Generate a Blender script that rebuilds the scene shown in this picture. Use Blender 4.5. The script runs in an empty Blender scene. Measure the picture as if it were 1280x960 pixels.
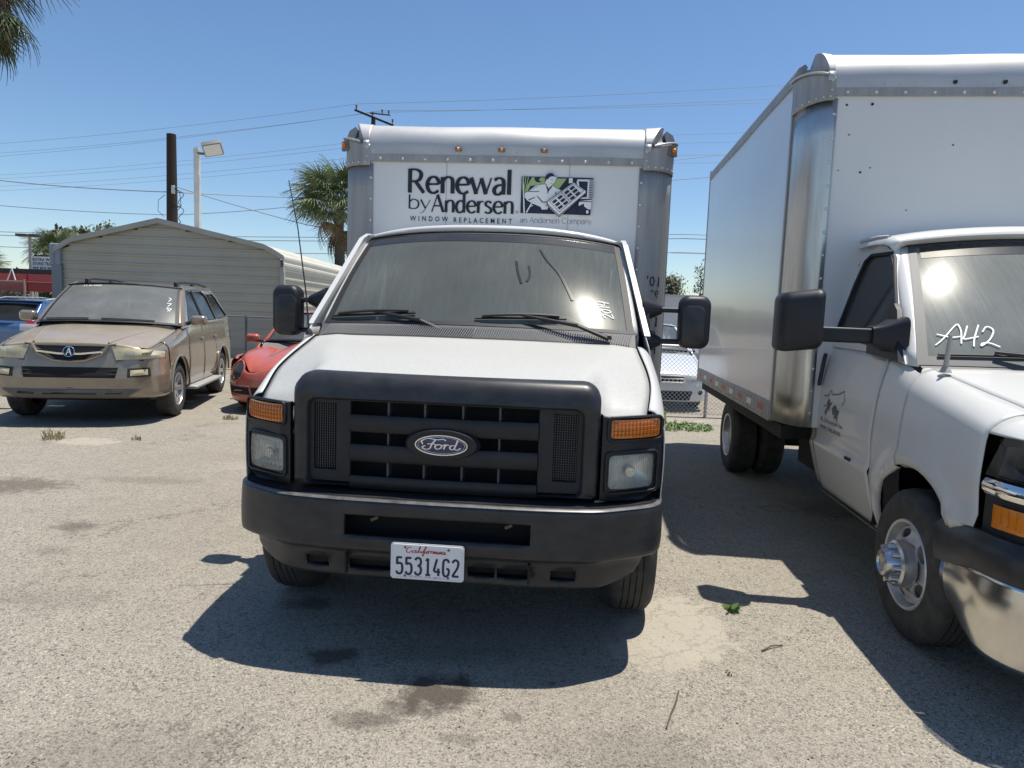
import bpy, bmesh, math, random
from math import sin, cos, pi, radians, sqrt, atan2
from mathutils import Vector, Matrix, noise
from mathutils.geometry import tessellate_polygon

# ------------------------------------------------------------------ camera, sky, sun, exposure
SC = bpy.context.scene
COL = SC.collection
FOC, PITCH, ROLL, EYE = 844.5, .1027, .0362, 1.5228
def setup_view():
    cd = bpy.data.cameras.new('camera'); co = bpy.data.objects.new('camera', cd); COL.objects.link(co)
    cd.sensor_fit = 'HORIZONTAL'; cd.sensor_width = 36; cd.lens = FOC/1280*36
    cd.clip_start = .05; cd.clip_end = 3000
    F = Vector((0, cos(PITCH), -sin(PITCH))); R = Vector((1, 0, 0)); U = R.cross(F)
    r2 = R*cos(ROLL)+U*sin(ROLL); u2 = U*cos(ROLL)-R*sin(ROLL)
    m = Matrix((r2, u2, -F)).transposed().to_4x4(); m.translation = (0, 0, EYE)
    co.matrix_world = m
    SC.camera = co
    SUN = Vector((.235, .10, 1)).normalized()          # direction towards the sun
    el = math.asin(SUN.z); az = atan2(SUN.x, SUN.y)
    w = bpy.data.worlds.new('World'); SC.world = w; w.use_nodes = True
    nt = w.node_tree; nt.nodes.clear()
    out = nt.nodes.new('ShaderNodeOutputWorld'); bg = nt.nodes.new('ShaderNodeBackground')
    sky = nt.nodes.new('ShaderNodeTexSky'); sky.sky_type = 'NISHITA'; sky.sun_disc = False
    sky.sun_elevation = el; sky.sun_rotation = az
    sky.altitude = 300; sky.air_density = 1.0; sky.dust_density = .35; sky.ozone_density = 3.
    bg.inputs[1].default_value = .108
    hs = nt.nodes.new('ShaderNodeHueSaturation'); hs.inputs['Saturation'].default_value = 1.1
    nt.links.new(sky.outputs[0], hs.inputs['Color']); nt.links.new(hs.outputs[0], bg.inputs[0]); nt.links.new(bg.outputs[0], out.inputs[0])
    ld = bpy.data.lights.new('sun', 'SUN'); lo = bpy.data.objects.new('sun', ld); COL.objects.link(lo)
    ld.energy = 4.6; ld.angle = radians(.53); ld.color = (1, .945, .85)
    lo.rotation_euler = SUN.to_track_quat('Z', 'Y').to_euler(); lo.location = (0, 0, 40)
    vs = SC.view_settings; vs.view_transform = 'Standard'; vs.look = 'None'; vs.exposure = .34; vs.gamma = 1
    SC.render.engine = 'CYCLES'
    SC.cycles.max_bounces = 8; SC.cycles.transparent_max_bounces = 12
    SC.cycles.caustics_reflective = False; SC.cycles.caustics_refractive = False
setup_view()
rnd = random.Random(7)

# ------------------------------------------------------------------ materials
MATS = {}
def M(name, col=(.5, .5, .5), rough=.5, metal=0., var=0., vs=3., vcol=None, bump=0., bs=60., coat=0., spec=.5, stretch=(1, 1, 1), bstretch=(1, 1, 1), rvar=0.):
    if name in MATS: return MATS[name]
    m = bpy.data.materials.new(name); m.use_nodes = True; nt = m.node_tree
    b = nt.nodes['Principled BSDF']
    b.inputs['Base Color'].default_value = (*col, 1); b.inputs['Roughness'].default_value = rough
    b.inputs['Metallic'].default_value = metal; b.inputs['Coat Weight'].default_value = coat
    b.inputs['Coat Roughness'].default_value = .06
    b.inputs['Specular IOR Level'].default_value = spec
    tc = None
    def coords(st):
        nonlocal tc
        if tc is None: tc = nt.nodes.new('ShaderNodeTexCoord')
        mp = nt.nodes.new('ShaderNodeMapping'); mp.inputs['Scale'].default_value = st
        nt.links.new(tc.outputs['Object'], mp.inputs[0]); return mp.outputs[0]
    if var or rvar:
        n = nt.nodes.new('ShaderNodeTexNoise'); n.inputs['Scale'].default_value = vs; n.inputs['Detail'].default_value = 6
        n.inputs['Roughness'].default_value = .65
        nt.links.new(coords(stretch), n.inputs[0])
        if var:
            mx = nt.nodes.new('ShaderNodeMix'); mx.data_type = 'RGBA'
            r = nt.nodes.new('ShaderNodeMapRange'); r.inputs[1].default_value = .35; r.inputs[2].default_value = .7
            r.inputs[3].default_value = 0; r.inputs[4].default_value = var
            nt.links.new(n.outputs[0], r.inputs[0]); nt.links.new(r.outputs[0], mx.inputs[0])
            mx.inputs[6].default_value = (*col, 1); mx.inputs[7].default_value = (*(vcol or tuple(c*.45 for c in col)), 1)
            nt.links.new(mx.outputs[2], b.inputs['Base Color'])
        if rvar:
            r = nt.nodes.new('ShaderNodeMapRange'); r.inputs[1].default_value = .3; r.inputs[2].default_value = .7
            r.inputs[3].default_value = max(0, rough-rvar); r.inputs[4].default_value = min(1, rough+rvar)
            nt.links.new(n.outputs[0], r.inputs[0]); nt.links.new(r.outputs[0], b.inputs['Roughness'])
    if bump:
        n = nt.nodes.new('ShaderNodeTexNoise'); n.inputs['Scale'].default_value = bs; n.inputs['Detail'].default_value = 4
        nt.links.new(coords(bstretch), n.inputs[0])
        bp = nt.nodes.new('ShaderNodeBump'); bp.inputs['Strength'].default_value = bump; bp.inputs['Distance'].default_value = .01
        nt.links.new(n.outputs[0], bp.inputs['Height']); nt.links.new(bp.outputs[0], b.inputs['Normal'])
    MATS[name] = m
    return m
def GLASS(name, tint=(.8, .85, .85), dust=.2, dcol=(.4, .4, .37), haze=.12, hz=.3, streak=0.):
    """a pane: clear tinted glass, a sharp reflection, and a film of dust that scatters light"""
    if name in MATS: return MATS[name]
    m = bpy.data.materials.new(name); m.use_nodes = True; nt = m.node_tree; nt.nodes.clear(); N = nt.nodes.new; L = nt.links.new
    out = N('ShaderNodeOutputMaterial'); tr = N('ShaderNodeBsdfTransparent'); tr.inputs[0].default_value = (*tint, 1)
    gl = N('ShaderNodeBsdfGlossy'); gl.inputs['Roughness'].default_value = .045
    fr = N('ShaderNodeFresnel'); fr.inputs[0].default_value = 1.45
    m1 = N('ShaderNodeMixShader'); L(fr.outputs[0], m1.inputs[0]); L(tr.outputs[0], m1.inputs[1]); L(gl.outputs[0], m1.inputs[2])
    df = N('ShaderNodeBsdfDiffuse'); df.inputs[0].default_value = (*dcol, 1)
    g2 = N('ShaderNodeBsdfGlossy'); g2.inputs['Roughness'].default_value = hz; g2.inputs[0].default_value = (.8, .8, .75, 1)
    m2 = N('ShaderNodeMixShader'); m2.inputs[0].default_value = haze; L(df.outputs[0], m2.inputs[1]); L(g2.outputs[0], m2.inputs[2])
    m3 = N('ShaderNodeMixShader'); L(m1.outputs[0], m3.inputs[1]); L(m2.outputs[0], m3.inputs[2])
    tc = N('ShaderNodeTexCoord'); mp = N('ShaderNodeMapping'); L(tc.outputs['Object'], mp.inputs[0])
    if streak: mp.inputs['Scale'].default_value = (14, .8, .8)
    n = N('ShaderNodeTexNoise'); n.inputs['Scale'].default_value = 5; n.inputs['Detail'].default_value = 8; n.inputs['Roughness'].default_value = .7
    L(mp.outputs[0], n.inputs[0])
    n2 = N('ShaderNodeTexNoise'); n2.inputs['Scale'].default_value = 2.2; n2.inputs['Detail'].default_value = 3; L(tc.outputs['Object'], n2.inputs[0])
    ad = N('ShaderNodeMath'); ad.operation = 'MULTIPLY'; L(n.outputs[0], ad.inputs[0]); L(n2.outputs[0], ad.inputs[1])
    r = N('ShaderNodeMapRange'); r.inputs[1].default_value = .1; r.inputs[2].default_value = .45
    r.inputs[3].default_value = dust*.78; r.inputs[4].default_value = min(1, dust*1.22)
    L(ad.outputs[0], r.inputs[0]); L(r.outputs[0], m3.inputs[0]); L(m3.outputs[0], out.inputs[0])
    MATS[name] = m
    return m

# ------------------------------------------------------------------ mesh helpers
def V3(*a): return Vector(a)
def lerp(a, b, t): return a+(b-a)*t
def clamp(x, a=0., b=1.): return max(a, min(b, x))
def sstep(a, b, x):
    t = clamp((x-a)/(b-a)); return t*t*(3-2*t)
def S(pts):
    """smooth (monotone cubic) curve through points"""
    xs = [p[0] for p in pts]; ys = [p[1] for p in pts]; n = len(xs)
    d = [(ys[i+1]-ys[i])/(xs[i+1]-xs[i]) for i in range(n-1)]
    m = [d[0]]+[0 if d[i-1]*d[i] <= 0 else 2*d[i-1]*d[i]/(d[i-1]+d[i]) for i in range(1, n-1)]+[d[-1]]
    def f(x):
        if x <= xs[0]: return ys[0]
        if x >= xs[-1]: return ys[-1]
        i = 0
        while x > xs[i+1]: i += 1
        h = xs[i+1]-xs[i]; t = (x-xs[i])/h
        return ((2*t**3-3*t*t+1)*ys[i]+(t**3-2*t*t+t)*h*m[i]+(-2*t**3+3*t*t)*ys[i+1]+(t**3-t*t)*h*m[i+1])
    return f
def rng(a, b, n): return [a+(b-a)*i/n for i in range(n+1)]
def rings(base, step):
    """subdivide a list of break values so that no gap exceeds step"""
    base = sorted(set(round(b, 5) for b in base)); o = [base[0]]
    for a, b in zip(base, base[1:]):
        k = max(1, math.ceil((b-a)/step-1e-6)); o += [a+(b-a)*j/k for j in range(1, k+1)]
    return o
class MB:
    def __init__(s): s.v = []; s.f = []; s.mi = []
    def add(s, vs, fs, mi=0):
        o = len(s.v); s.v += [tuple(v) for v in vs]; s.f += [tuple(i+o for i in f) for f in fs]; s.mi += [mi]*len(fs); return s
    def box(s, x0, x1, y0, y1, z0, z1, mi=0, rot=None, at=None):
        vs = [Vector((x, y, z)) for x in (x0, x1) for y in (y0, y1) for z in (z0, z1)]
        if rot is not None:
            c = Vector(at) if at is not None else Vector(((x0+x1)/2, (y0+y1)/2, (z0+z1)/2)); vs = [rot @ (v-c)+c for v in vs]
        return s.add(vs, [(0, 1, 3, 2), (4, 6, 7, 5), (0, 4, 5, 1), (2, 3, 7, 6), (0, 2, 6, 4), (1, 5, 7, 3)], mi)
    def tube(s, pts, r, n=8, mi=0, caps=True, flat=1.):
        pts = [Vector(p) for p in pts]; k = len(pts); rr = r if hasattr(r, '__len__') else [r]*k
        vs = []; fs = []; prev = None
        for i, p in enumerate(pts):
            t = (pts[min(i+1, k-1)]-pts[max(i-1, 0)]).normalized()
            if prev is None:
                a = Vector((0, 0, 1)) if abs(t.z) < .9 else Vector((1, 0, 0)); prev = (a-t*a.dot(t)).normalized()
            else:
                prev = (prev-t*prev.dot(t)); prev = prev.normalized() if prev.length > 1e-6 else t.orthogonal().normalized()
            b = t.cross(prev)
            for j in range(n):
                a = 2*pi*j/n; vs.append(p+prev*cos(a)*rr[i]*flat+b*sin(a)*rr[i])
        for i in range(k-1):
            for j in range(n):
                fs.append((i*n+j, i*n+(j+1) % n, (i+1)*n+(j+1) % n, (i+1)*n+j))
        if caps: fs += [tuple(range(n))[::-1], tuple((k-1)*n+j for j in range(n))]
        return s.add(vs, fs, mi)
    def lathe(s, prof, c=(0, 0, 0), axis='x', n=32, mi=0, close=False, mod=None):
        """prof: list of (a, r) - position along the axis, radius"""
        vs = []; fs = []; k = len(prof)
        for i, (a, r) in enumerate(prof):
            for j in range(n):
                t = 2*pi*j/n; q = r+(mod(i, j) if mod else 0)
                p = {'x': (a, q*cos(t), q*sin(t)), 'y': (q*cos(t), a, q*sin(t)), 'z': (q*cos(t), q*sin(t), a)}[axis]
                vs.append((p[0]+c[0], p[1]+c[1], p[2]+c[2]))
        for i in range(k-1):
            for j in range(n): fs.append((i*n+j, i*n+(j+1) % n, (i+1)*n+(j+1) % n, (i+1)*n+j))
        if close: fs += [tuple(range(n))[::-1], tuple((k-1)*n+j for j in range(n))]
        return s.add(vs, fs, mi)
    def grid(s, us, vs, fn, holes=(), mi=0):
        nu, nv = len(us), len(vs); o = len(s.v)
        s.v += [tuple(fn(u, v)) for u in us for v in vs]
        for i in range(nu-1):
            uc = (us[i]+us[i+1])/2
            for j in range(nv-1):
                vc = (vs[j]+vs[j+1])/2
                if any(a < uc < b and c < vc < d for a, b, c, d in holes): continue
                q = (o+i*nv+j, o+(i+1)*nv+j, o+(i+1)*nv+j+1, o+i*nv+j+1); s.f.append(q); s.mi.append(mi)
        return s
    def poly(s, outer, holes=(), fn=None, mi=0):
        loops = [[Vector((*p, 0)) for p in L] for L in ([outer]+list(holes))]
        flat = [p for L in loops for p in L]; tris = tessellate_polygon(loops)
        fn = fn or (lambda a, b: (a, 0, b))
        return s.add([fn(p.x, p.y) for p in flat], [tuple(t) for t in tris], mi)
    def slab(s, outer, holes=(), f0=None, f1=None, mi=0):
        """a plate with two faces (maps f0 and f1) and rims"""
        loops = [[Vector((*p, 0)) for p in L] for L in ([outer]+list(holes))]
        flat = [p for L in loops for p in L]; tris = tessellate_polygon(loops); n = len(flat)
        fs = [tuple(t) for t in tris]+[tuple(i+n for i in t[::-1]) for t in tris]; o = 0
        for L in loops:
            k = len(L)
            for i in range(k): a, b = o+i, o+(i+1) % k; fs.append((a, b, b+n, a+n))
            o += k
        return s.add([f0(p.x, p.y) for p in flat]+[f1(p.x, p.y) for p in flat], fs, mi)
    def loft(s, loops, caps=True, mi=0):
        n = len(loops[0]); vs = [p for L in loops for p in L]; fs = []
        for i in range(len(loops)-1):
            for j in range(n): fs.append((i*n+j, i*n+(j+1) % n, (i+1)*n+(j+1) % n, (i+1)*n+j))
        if caps: fs += [tuple(range(n))[::-1], tuple((len(loops)-1)*n+j for j in range(n))]
        return s.add(vs, fs, mi)
    def build(s, name, mat, parent=None, smooth=None, thick=0, bevel=0, seg=2, label=None, off=-1, merge=False, loc=None, weld=1e-5):
        me = bpy.data.meshes.new(name); me.from_pydata(s.v, [], s.f)
        mats = mat if isinstance(mat, (list, tuple)) else [mat]
        for m in mats: me.materials.append(m)
        if len(mats) > 1: me.polygons.foreach_set('material_index', s.mi)
        bm = bmesh.new(); bm.from_mesh(me)
        if merge: bmesh.ops.remove_doubles(bm, verts=bm.verts, dist=weld)
        bad = [f for f in bm.faces if f.calc_area() < 1e-10]
        if bad: bmesh.ops.delete(bm, geom=bad, context='FACES')
        bmesh.ops.recalc_face_normals(bm, faces=bm.faces); bm.to_mesh(me); bm.free()
        if smooth is not None:
            me.polygons.foreach_set('use_smooth', [True]*len(me.polygons)); me.set_sharp_from_angle(angle=radians(smooth))
        me.update()
        o = bpy.data.objects.new(name, me); COL.objects.link(o)
        if parent: o.parent = parent
        if loc: o.location = loc
        if thick:
            md = o.modifiers.new('s', 'SOLIDIFY'); md.thickness = thick; md.offset = off
        if bevel:
            md = o.modifiers.new('b', 'BEVEL'); md.width = bevel; md.segments = seg; md.limit_method = 'ANGLE'; md.angle_limit = radians(35)
            if smooth is None:
                me.polygons.foreach_set('use_smooth', [True]*len(me.polygons)); me.set_sharp_from_angle(angle=radians(50))
            md.harden_normals = False
        if label: o['label'] = label
        return o
def thing(name, label, cat, loc=(0, 0, 0), yaw=0., group=None):
    o = bpy.data.objects.new(name, None); COL.objects.link(o); o.location = loc; o.rotation_euler = (0, 0, -yaw)
    o.empty_display_size = .3
    o['label'] = label; o['category'] = cat
    if group: o['group'] = group
    return o
def tag(o, label, cat, group=None):
    o['label'] = label; o['category'] = cat
    if group: o['group'] = group
    return o
def kind(o, k='structure'): o['kind'] = k; return o
def rrect(x0, x1, z0, z1, r, n=4):
    out = []
    for cx, cz, a in ((x1-r, z1-r, 0), (x0+r, z1-r, 90), (x0+r, z0+r, 180), (x1-r, z0+r, 270)):
        for i in range(n+1):
            t = radians(a+90*i/n); out.append((cx+r*cos(t), cz+r*sin(t)))
    return out
def ell(cx, cz, rx, rz, n=24): return [(cx+rx*cos(2*pi*i/n), cz+rz*sin(2*pi*i/n)) for i in range(n)]
def copy_tree(o, parent=None, loc=None, label=None):
    c = o.copy(); COL.objects.link(c)
    if parent is not None: c.parent = parent
    if loc is not None: c.location = loc
    if label: c['label'] = label
    for ch in list(o.children): copy_tree(ch, c)
    return c
# --- lettering
def cat(pts, n=5):
    """smooth polyline through control points"""
    if len(pts) < 3: return [Vector((*p, 0)) for p in pts]
    P = [Vector((*p, 0)) for p in pts]; P = [P[0]*2-P[1]]+P+[P[-1]*2-P[-2]]; o = []
    for i in range(1, len(P)-2):
        a, b, c, d = P[i-1:i+3]
        for k in range(n):
            t = k/n; o.append(.5*((2*b)+(c-a)*t+(2*a-5*b+4*c-d)*t*t+(3*b-a-3*c+d)*t**3))
    o.append(P[-2]); return o
def ribbon(mb, pts, w, fn, thin=1., mi=0, dz=0.):
    """a pen stroke: full width on upright strokes, thin*w on level ones"""
    k = len(pts); vs = []
    for i, p in enumerate(pts):
        t = pts[min(i+1, k-1)]-pts[max(i-1, 0)]
        t = t.normalized() if t.length > 1e-9 else Vector((1, 0, 0))
        h = w/2*(thin+(1-thin)*abs(t.y)**1.3); nrm = Vector((-t.y, t.x, 0))
        vs += [fn(*(p+nrm*h).xy, dz), fn(*(p-nrm*h).xy, dz)]
    mb.add(vs, [(2*i, 2*i+1, 2*i+3, 2*i+2) for i in range(k-1)], mi)
X_ = .68
GL = {  # strokes as ('l'ine or 'c'urve, points); cap height 1, x height .68
 'R': (.72, [('l', [(.07, 0), (.07, 1)]), ('c', [(.07, .97), (.32, .97), (.5, .88), (.55, .73), (.48, .56), (.32, .48), (.07, .48)]), ('l', [(.3, .49), (.68, 0)])]),
 'A': (.76, [('t', [(.02, 0), (.36, 1)]), ('l', [(.36, 1), (.72, 0)]), ('l', [(.15, .36), (.58, .36)])]),
 'C': (.8, [('c', [(.76, .9), (.55, 1), (.28, .94), (.07, .7), (.06, .35), (.27, .06), (.55, 0), (.78, .12)])]),
 'e': (.6, [('c', [(.07, .37), (.53, .40), (.5, .58), (.35, .68), (.15, .6), (.06, .35), (.14, .1), (.33, 0), (.55, .1)])]),
 'n': (.6, [('l', [(.08, 0), (.08, .68)]), ('c', [(.08, .5), (.2, .64), (.35, .68), (.48, .6), (.51, .42), (.51, 0)])]),
 'm': (.95, [('l', [(.08, 0), (.08, .68)]), ('c', [(.08, .5), (.2, .64), (.33, .67), (.44, .6), (.47, .42), (.47, 0)]), ('c', [(.47, .5), (.6, .64), (.72, .67), (.83, .6), (.86, .42), (.86, 0)])]),
 'w': (.9, [('l', [(.02, .68), (.25, 0)]), ('t', [(.25, 0), (.45, .66)]), ('l', [(.45, .66), (.66, 0)]), ('t', [(.66, 0), (.88, .68)])]),
 'a': (.56, [('c', [(.08, .58), (.2, .67), (.36, .66), (.46, .52), (.46, 0)]), ('c', [(.46, .4), (.2, .36), (.07, .2), (.12, .03), (.27, 0), (.46, .14)])]),
 'l': (.24, [('l', [(.1, 0), (.1, 1.03)])]),
 'b': (.6, [('l', [(.08, 0), (.08, 1.03)]), ('c', [(.08, .5), (.25, .67), (.43, .64), (.54, .48), (.54, .22), (.42, .03), (.22, 0), (.08, .08)])]),
 'd': (.6, [('l', [(.5, 0), (.5, 1.03)]), ('c', [(.5, .58), (.33, .68), (.15, .6), (.05, .35), (.12, .08), (.28, 0), (.5, .14)])]),
 'y': (.54, [('l', [(.02, .68), (.27, .04)]), ('t', [(.52, .68), (.24, -.05), (.13, -.25), (.0, -.28)])]),
 'r': (.4, [('l', [(.08, 0), (.08, .68)]), ('c', [(.08, .46), (.18, .63), (.38, .66)])]),
 's': (.46, [('c', [(.4, .58), (.25, .68), (.09, .6), (.09, .46), (.24, .36), (.39, .24), (.38, .08), (.22, 0), (.04, .08)])]),
 'o': (.64, [('c', [(.32, .68), (.12, .6), (.05, .34), (.12, .08), (.32, 0), (.52, .08), (.59, .34), (.52, .6), (.32, .68)])]),
 'p': (.6, [('l', [(.08, -.28), (.08, .68)]), ('c', [(.08, .52), (.25, .67), (.43, .64), (.54, .48), (.54, .22), (.42, .03), (.22, 0), (.08, .08)])]),
 ' ': (.28, []),
 # plate figures, cap height 1
 '5': (.62, [('l', [(.48, .97), (.1, .97)]), ('l', [(.1, 1), (.1, .56)]), ('c', [(.1, .58), (.28, .64), (.45, .58), (.5, .4), (.5, .2), (.42, .05), (.28, 0), (.12, .05), (.06, .16)])]),
 '3': (.62, [('c', [(.07, .85), (.16, .97), (.3, 1), (.45, .94), (.5, .78), (.45, .6), (.26, .53)]), ('c', [(.26, .53), (.45, .48), (.51, .3), (.47, .1), (.3, 0), (.14, .04), (.06, .17)])]),
 '1': (.52, [('l', [(.27, 0), (.27, 1)]), ('l', [(.27, 1), (.12, .85)]), ('l', [(.08, .02), (.46, .02)])]),
 '4': (.62, [('l', [(.3, 1), (.07, .27)]), ('l', [(.07, .25), (.56, .25)]), ('l', [(.42, .45), (.42, 0)])]),
 'G': (.66, [('c', [(.52, .82), (.45, .96), (.3, 1), (.14, .94), (.08, .75), (.08, .25), (.15, .06), (.3, 0), (.45, .06), (.53, .2), (.53, .44)]), ('l', [(.54, .45), (.33, .45)])]),
 '2': (.62, [('c', [(.08, .82), (.15, .95), (.3, 1), (.46, .93), (.5, .75), (.42, .5), (.2, .22), (.08, .03)]), ('l', [(.05, .03), (.55, .03)])]),
 '0': (.62, [('c', [(.3, 1), (.14, .92), (.07, .6), (.07, .4), (.14, .08), (.3, 0), (.46, .08), (.53, .4), (.53, .6), (.46, .92), (.3, 1)])]),
}
def write(mb, text, x0, z0, H, fn, w=.13, thin=.4, width=None, mi=0, gap=.04, dz=.0006):
    tot = sum(GL[c][0]+gap for c in text); sx = H if width is None else width/tot
    x = 0
    for k, c in enumerate(text):
        adv, st = GL[c]
        for q, (knd, pts) in enumerate(st):
            pp = [(x0+(x+a)*sx, z0+b*H) for a, b in pts]
            P = cat(pp) if (knd == 'c' or len(pp) > 2) else [Vector((*p, 0)) for p in pp]
            ribbon(mb, P, (w*.42 if knd == 't' else w)*H, fn, thin, mi, dz+q*.0002)
        x += adv+gap
    return x*sx
def text_poly(mb, s, x0, z0, w, h, fn, mi=0, bold=0.):
    """printed capitals from Blender's own font, fitted to a w by h box"""
    cu = bpy.data.curves.new('t', 'FONT'); cu.body = s; cu.resolution_u = 2; cu.offset = bold; cu.space_character = 1.1
    ob = bpy.data.objects.new('t', cu); COL.objects.link(ob); dg = bpy.context.evaluated_depsgraph_get(); dg.update()
    me = bpy.data.meshes.new_from_object(ob.evaluated_get(dg)); bpy.data.objects.remove(ob)
    xs = [v.co.x for v in me.vertices]; ys = [v.co.y for v in me.vertices]
    a, b, c, d = min(xs), max(xs), min(ys), max(ys)
    mb.add([fn(x0+(v.co.x-a)/(b-a)*w, z0+(v.co.y-c)/(d-c)*h, 0) for v in me.vertices], [tuple(p.vertices) for p in me.polygons], mi)
    bpy.data.meshes.remove(me)
def strokes(mb, lst, x0, z0, sx, sz, w, fn, thin=1., mi=0, smooth=True):
    for q, pts in enumerate(lst):
        pp = [(x0+a*sx, z0+b*sz) for a, b in pts]
        ribbon(mb, cat(pp) if smooth and len(pp) > 2 else [Vector((*p, 0)) for p in pp], w, fn, thin, mi, .0004+q*.0002)
# ------------------------------------------------------------------ shared materials
white = M('white_paint', (.62, .62, .60), .33, var=.35, vs=2.2, vcol=(.53, .52, .48), coat=.3, bump=.012, bs=500)
white_hood = M('dusty_white_paint', (.50, .50, .47), .45, var=.6, vs=70, vcol=(.41, .40, .37), coat=.1, bump=.05, bs=260)
white_panel = M('white_box_panel', (.69, .70, .70), .42, var=.25, vs=1.3, vcol=(.58, .59, .595), stretch=(1.5, 1.5, .35))
side_panel_mat = M('white_gloss_sheet', (.60, .60, .60), .22, var=.3, vs=.9, vcol=(.50, .50, .505), coat=.35, bump=.22, bs=2.6, bstretch=(1, 3.2, .25))
alu = M('aluminium', (.37, .365, .36), .5, metal=.35, var=.5, vs=2.5, vcol=(.21, .205, .20), stretch=(9, 9, .5), rvar=.1)
alu_cap = M('aluminium_cap', (.52, .52, .51), .48, metal=.45, var=.4, vs=4, vcol=(.40, .40, .41), rvar=.08)
steel_bright = M('polished_steel', (.66, .64, .60), .36, metal=.9, var=.7, vs=1.6, vcol=(.46, .44, .40), stretch=(8, 8, .6), rvar=.12)
plastic = M('black_plastic', (.014, .0155, .020), .46, var=.5, vs=9, vcol=(.034, .035, .040), spec=.35, bump=.05, bs=400)
plastic_worn = M('weathered_black_plastic', (.017, .0185, .022), .36, var=.8, vs=7, vcol=(.045, .045, .047), spec=.4, stretch=(1, 1, 2), bump=.04, bs=300)
black = M('black', (.006, .006, .007), .8)
dark = M('dark_underbody', (.012, .012, .013), .8, var=.5, vs=8, vcol=(.03, .027, .024))
rubber = M('tyre_rubber', (.028, .028, .029), .78, var=.7, vs=14, vcol=(.085, .078, .068), bump=.1, bs=90)
seal = M('rubber_seal', (.015, .015, .016), .6)
chrome = M('chrome', (.8, .8, .8), .07, metal=1.)
steel_rim = M('painted_steel_wheel', (.68, .68, .68), .38, metal=.35, var=.6, vs=9, vcol=(.25, .22, .19))
alloy = M('alloy_wheel', (.62, .62, .62), .3, metal=.7, var=.4, vs=12, vcol=(.35, .33, .3))
amber = M('amber_lens', (.72, .22, .01), .16, coat=.6, var=.5, vs=5, vcol=(.6, .15, .01), bump=.5, bs=60, bstretch=(2, .3, .6))
lens = GLASS('lamp_lens', (.93, .94, .93), .05, (.6, .6, .58), .3, .2)
reflector = M('lamp_reflector', (.88, .88, .85), .35, metal=.35, bump=.5, bs=30, bstretch=(3, .3, .5))
ink = M('black_print', (.009, .011, .018), .4)
navy = M('navy_print', (.01, .013, .04), .4)
green_ink = M('green_print', (.34, .45, .20), .5)
panel_white = M('print_white', (.72, .735, .75), .45)
marker = M('white_marker', (.85, .87, .88), .6)
interior = M('cab_interior', (.20, .20, .19), .8, var=.4, vs=6)
interior_light = M('cab_trim', (.42, .43, .41), .7, var=.3, vs=4)
seat_cloth = M('seat_cloth', (.17, .17, .17), .9, var=.5, vs=12)
SCR = lambda f: f

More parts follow.
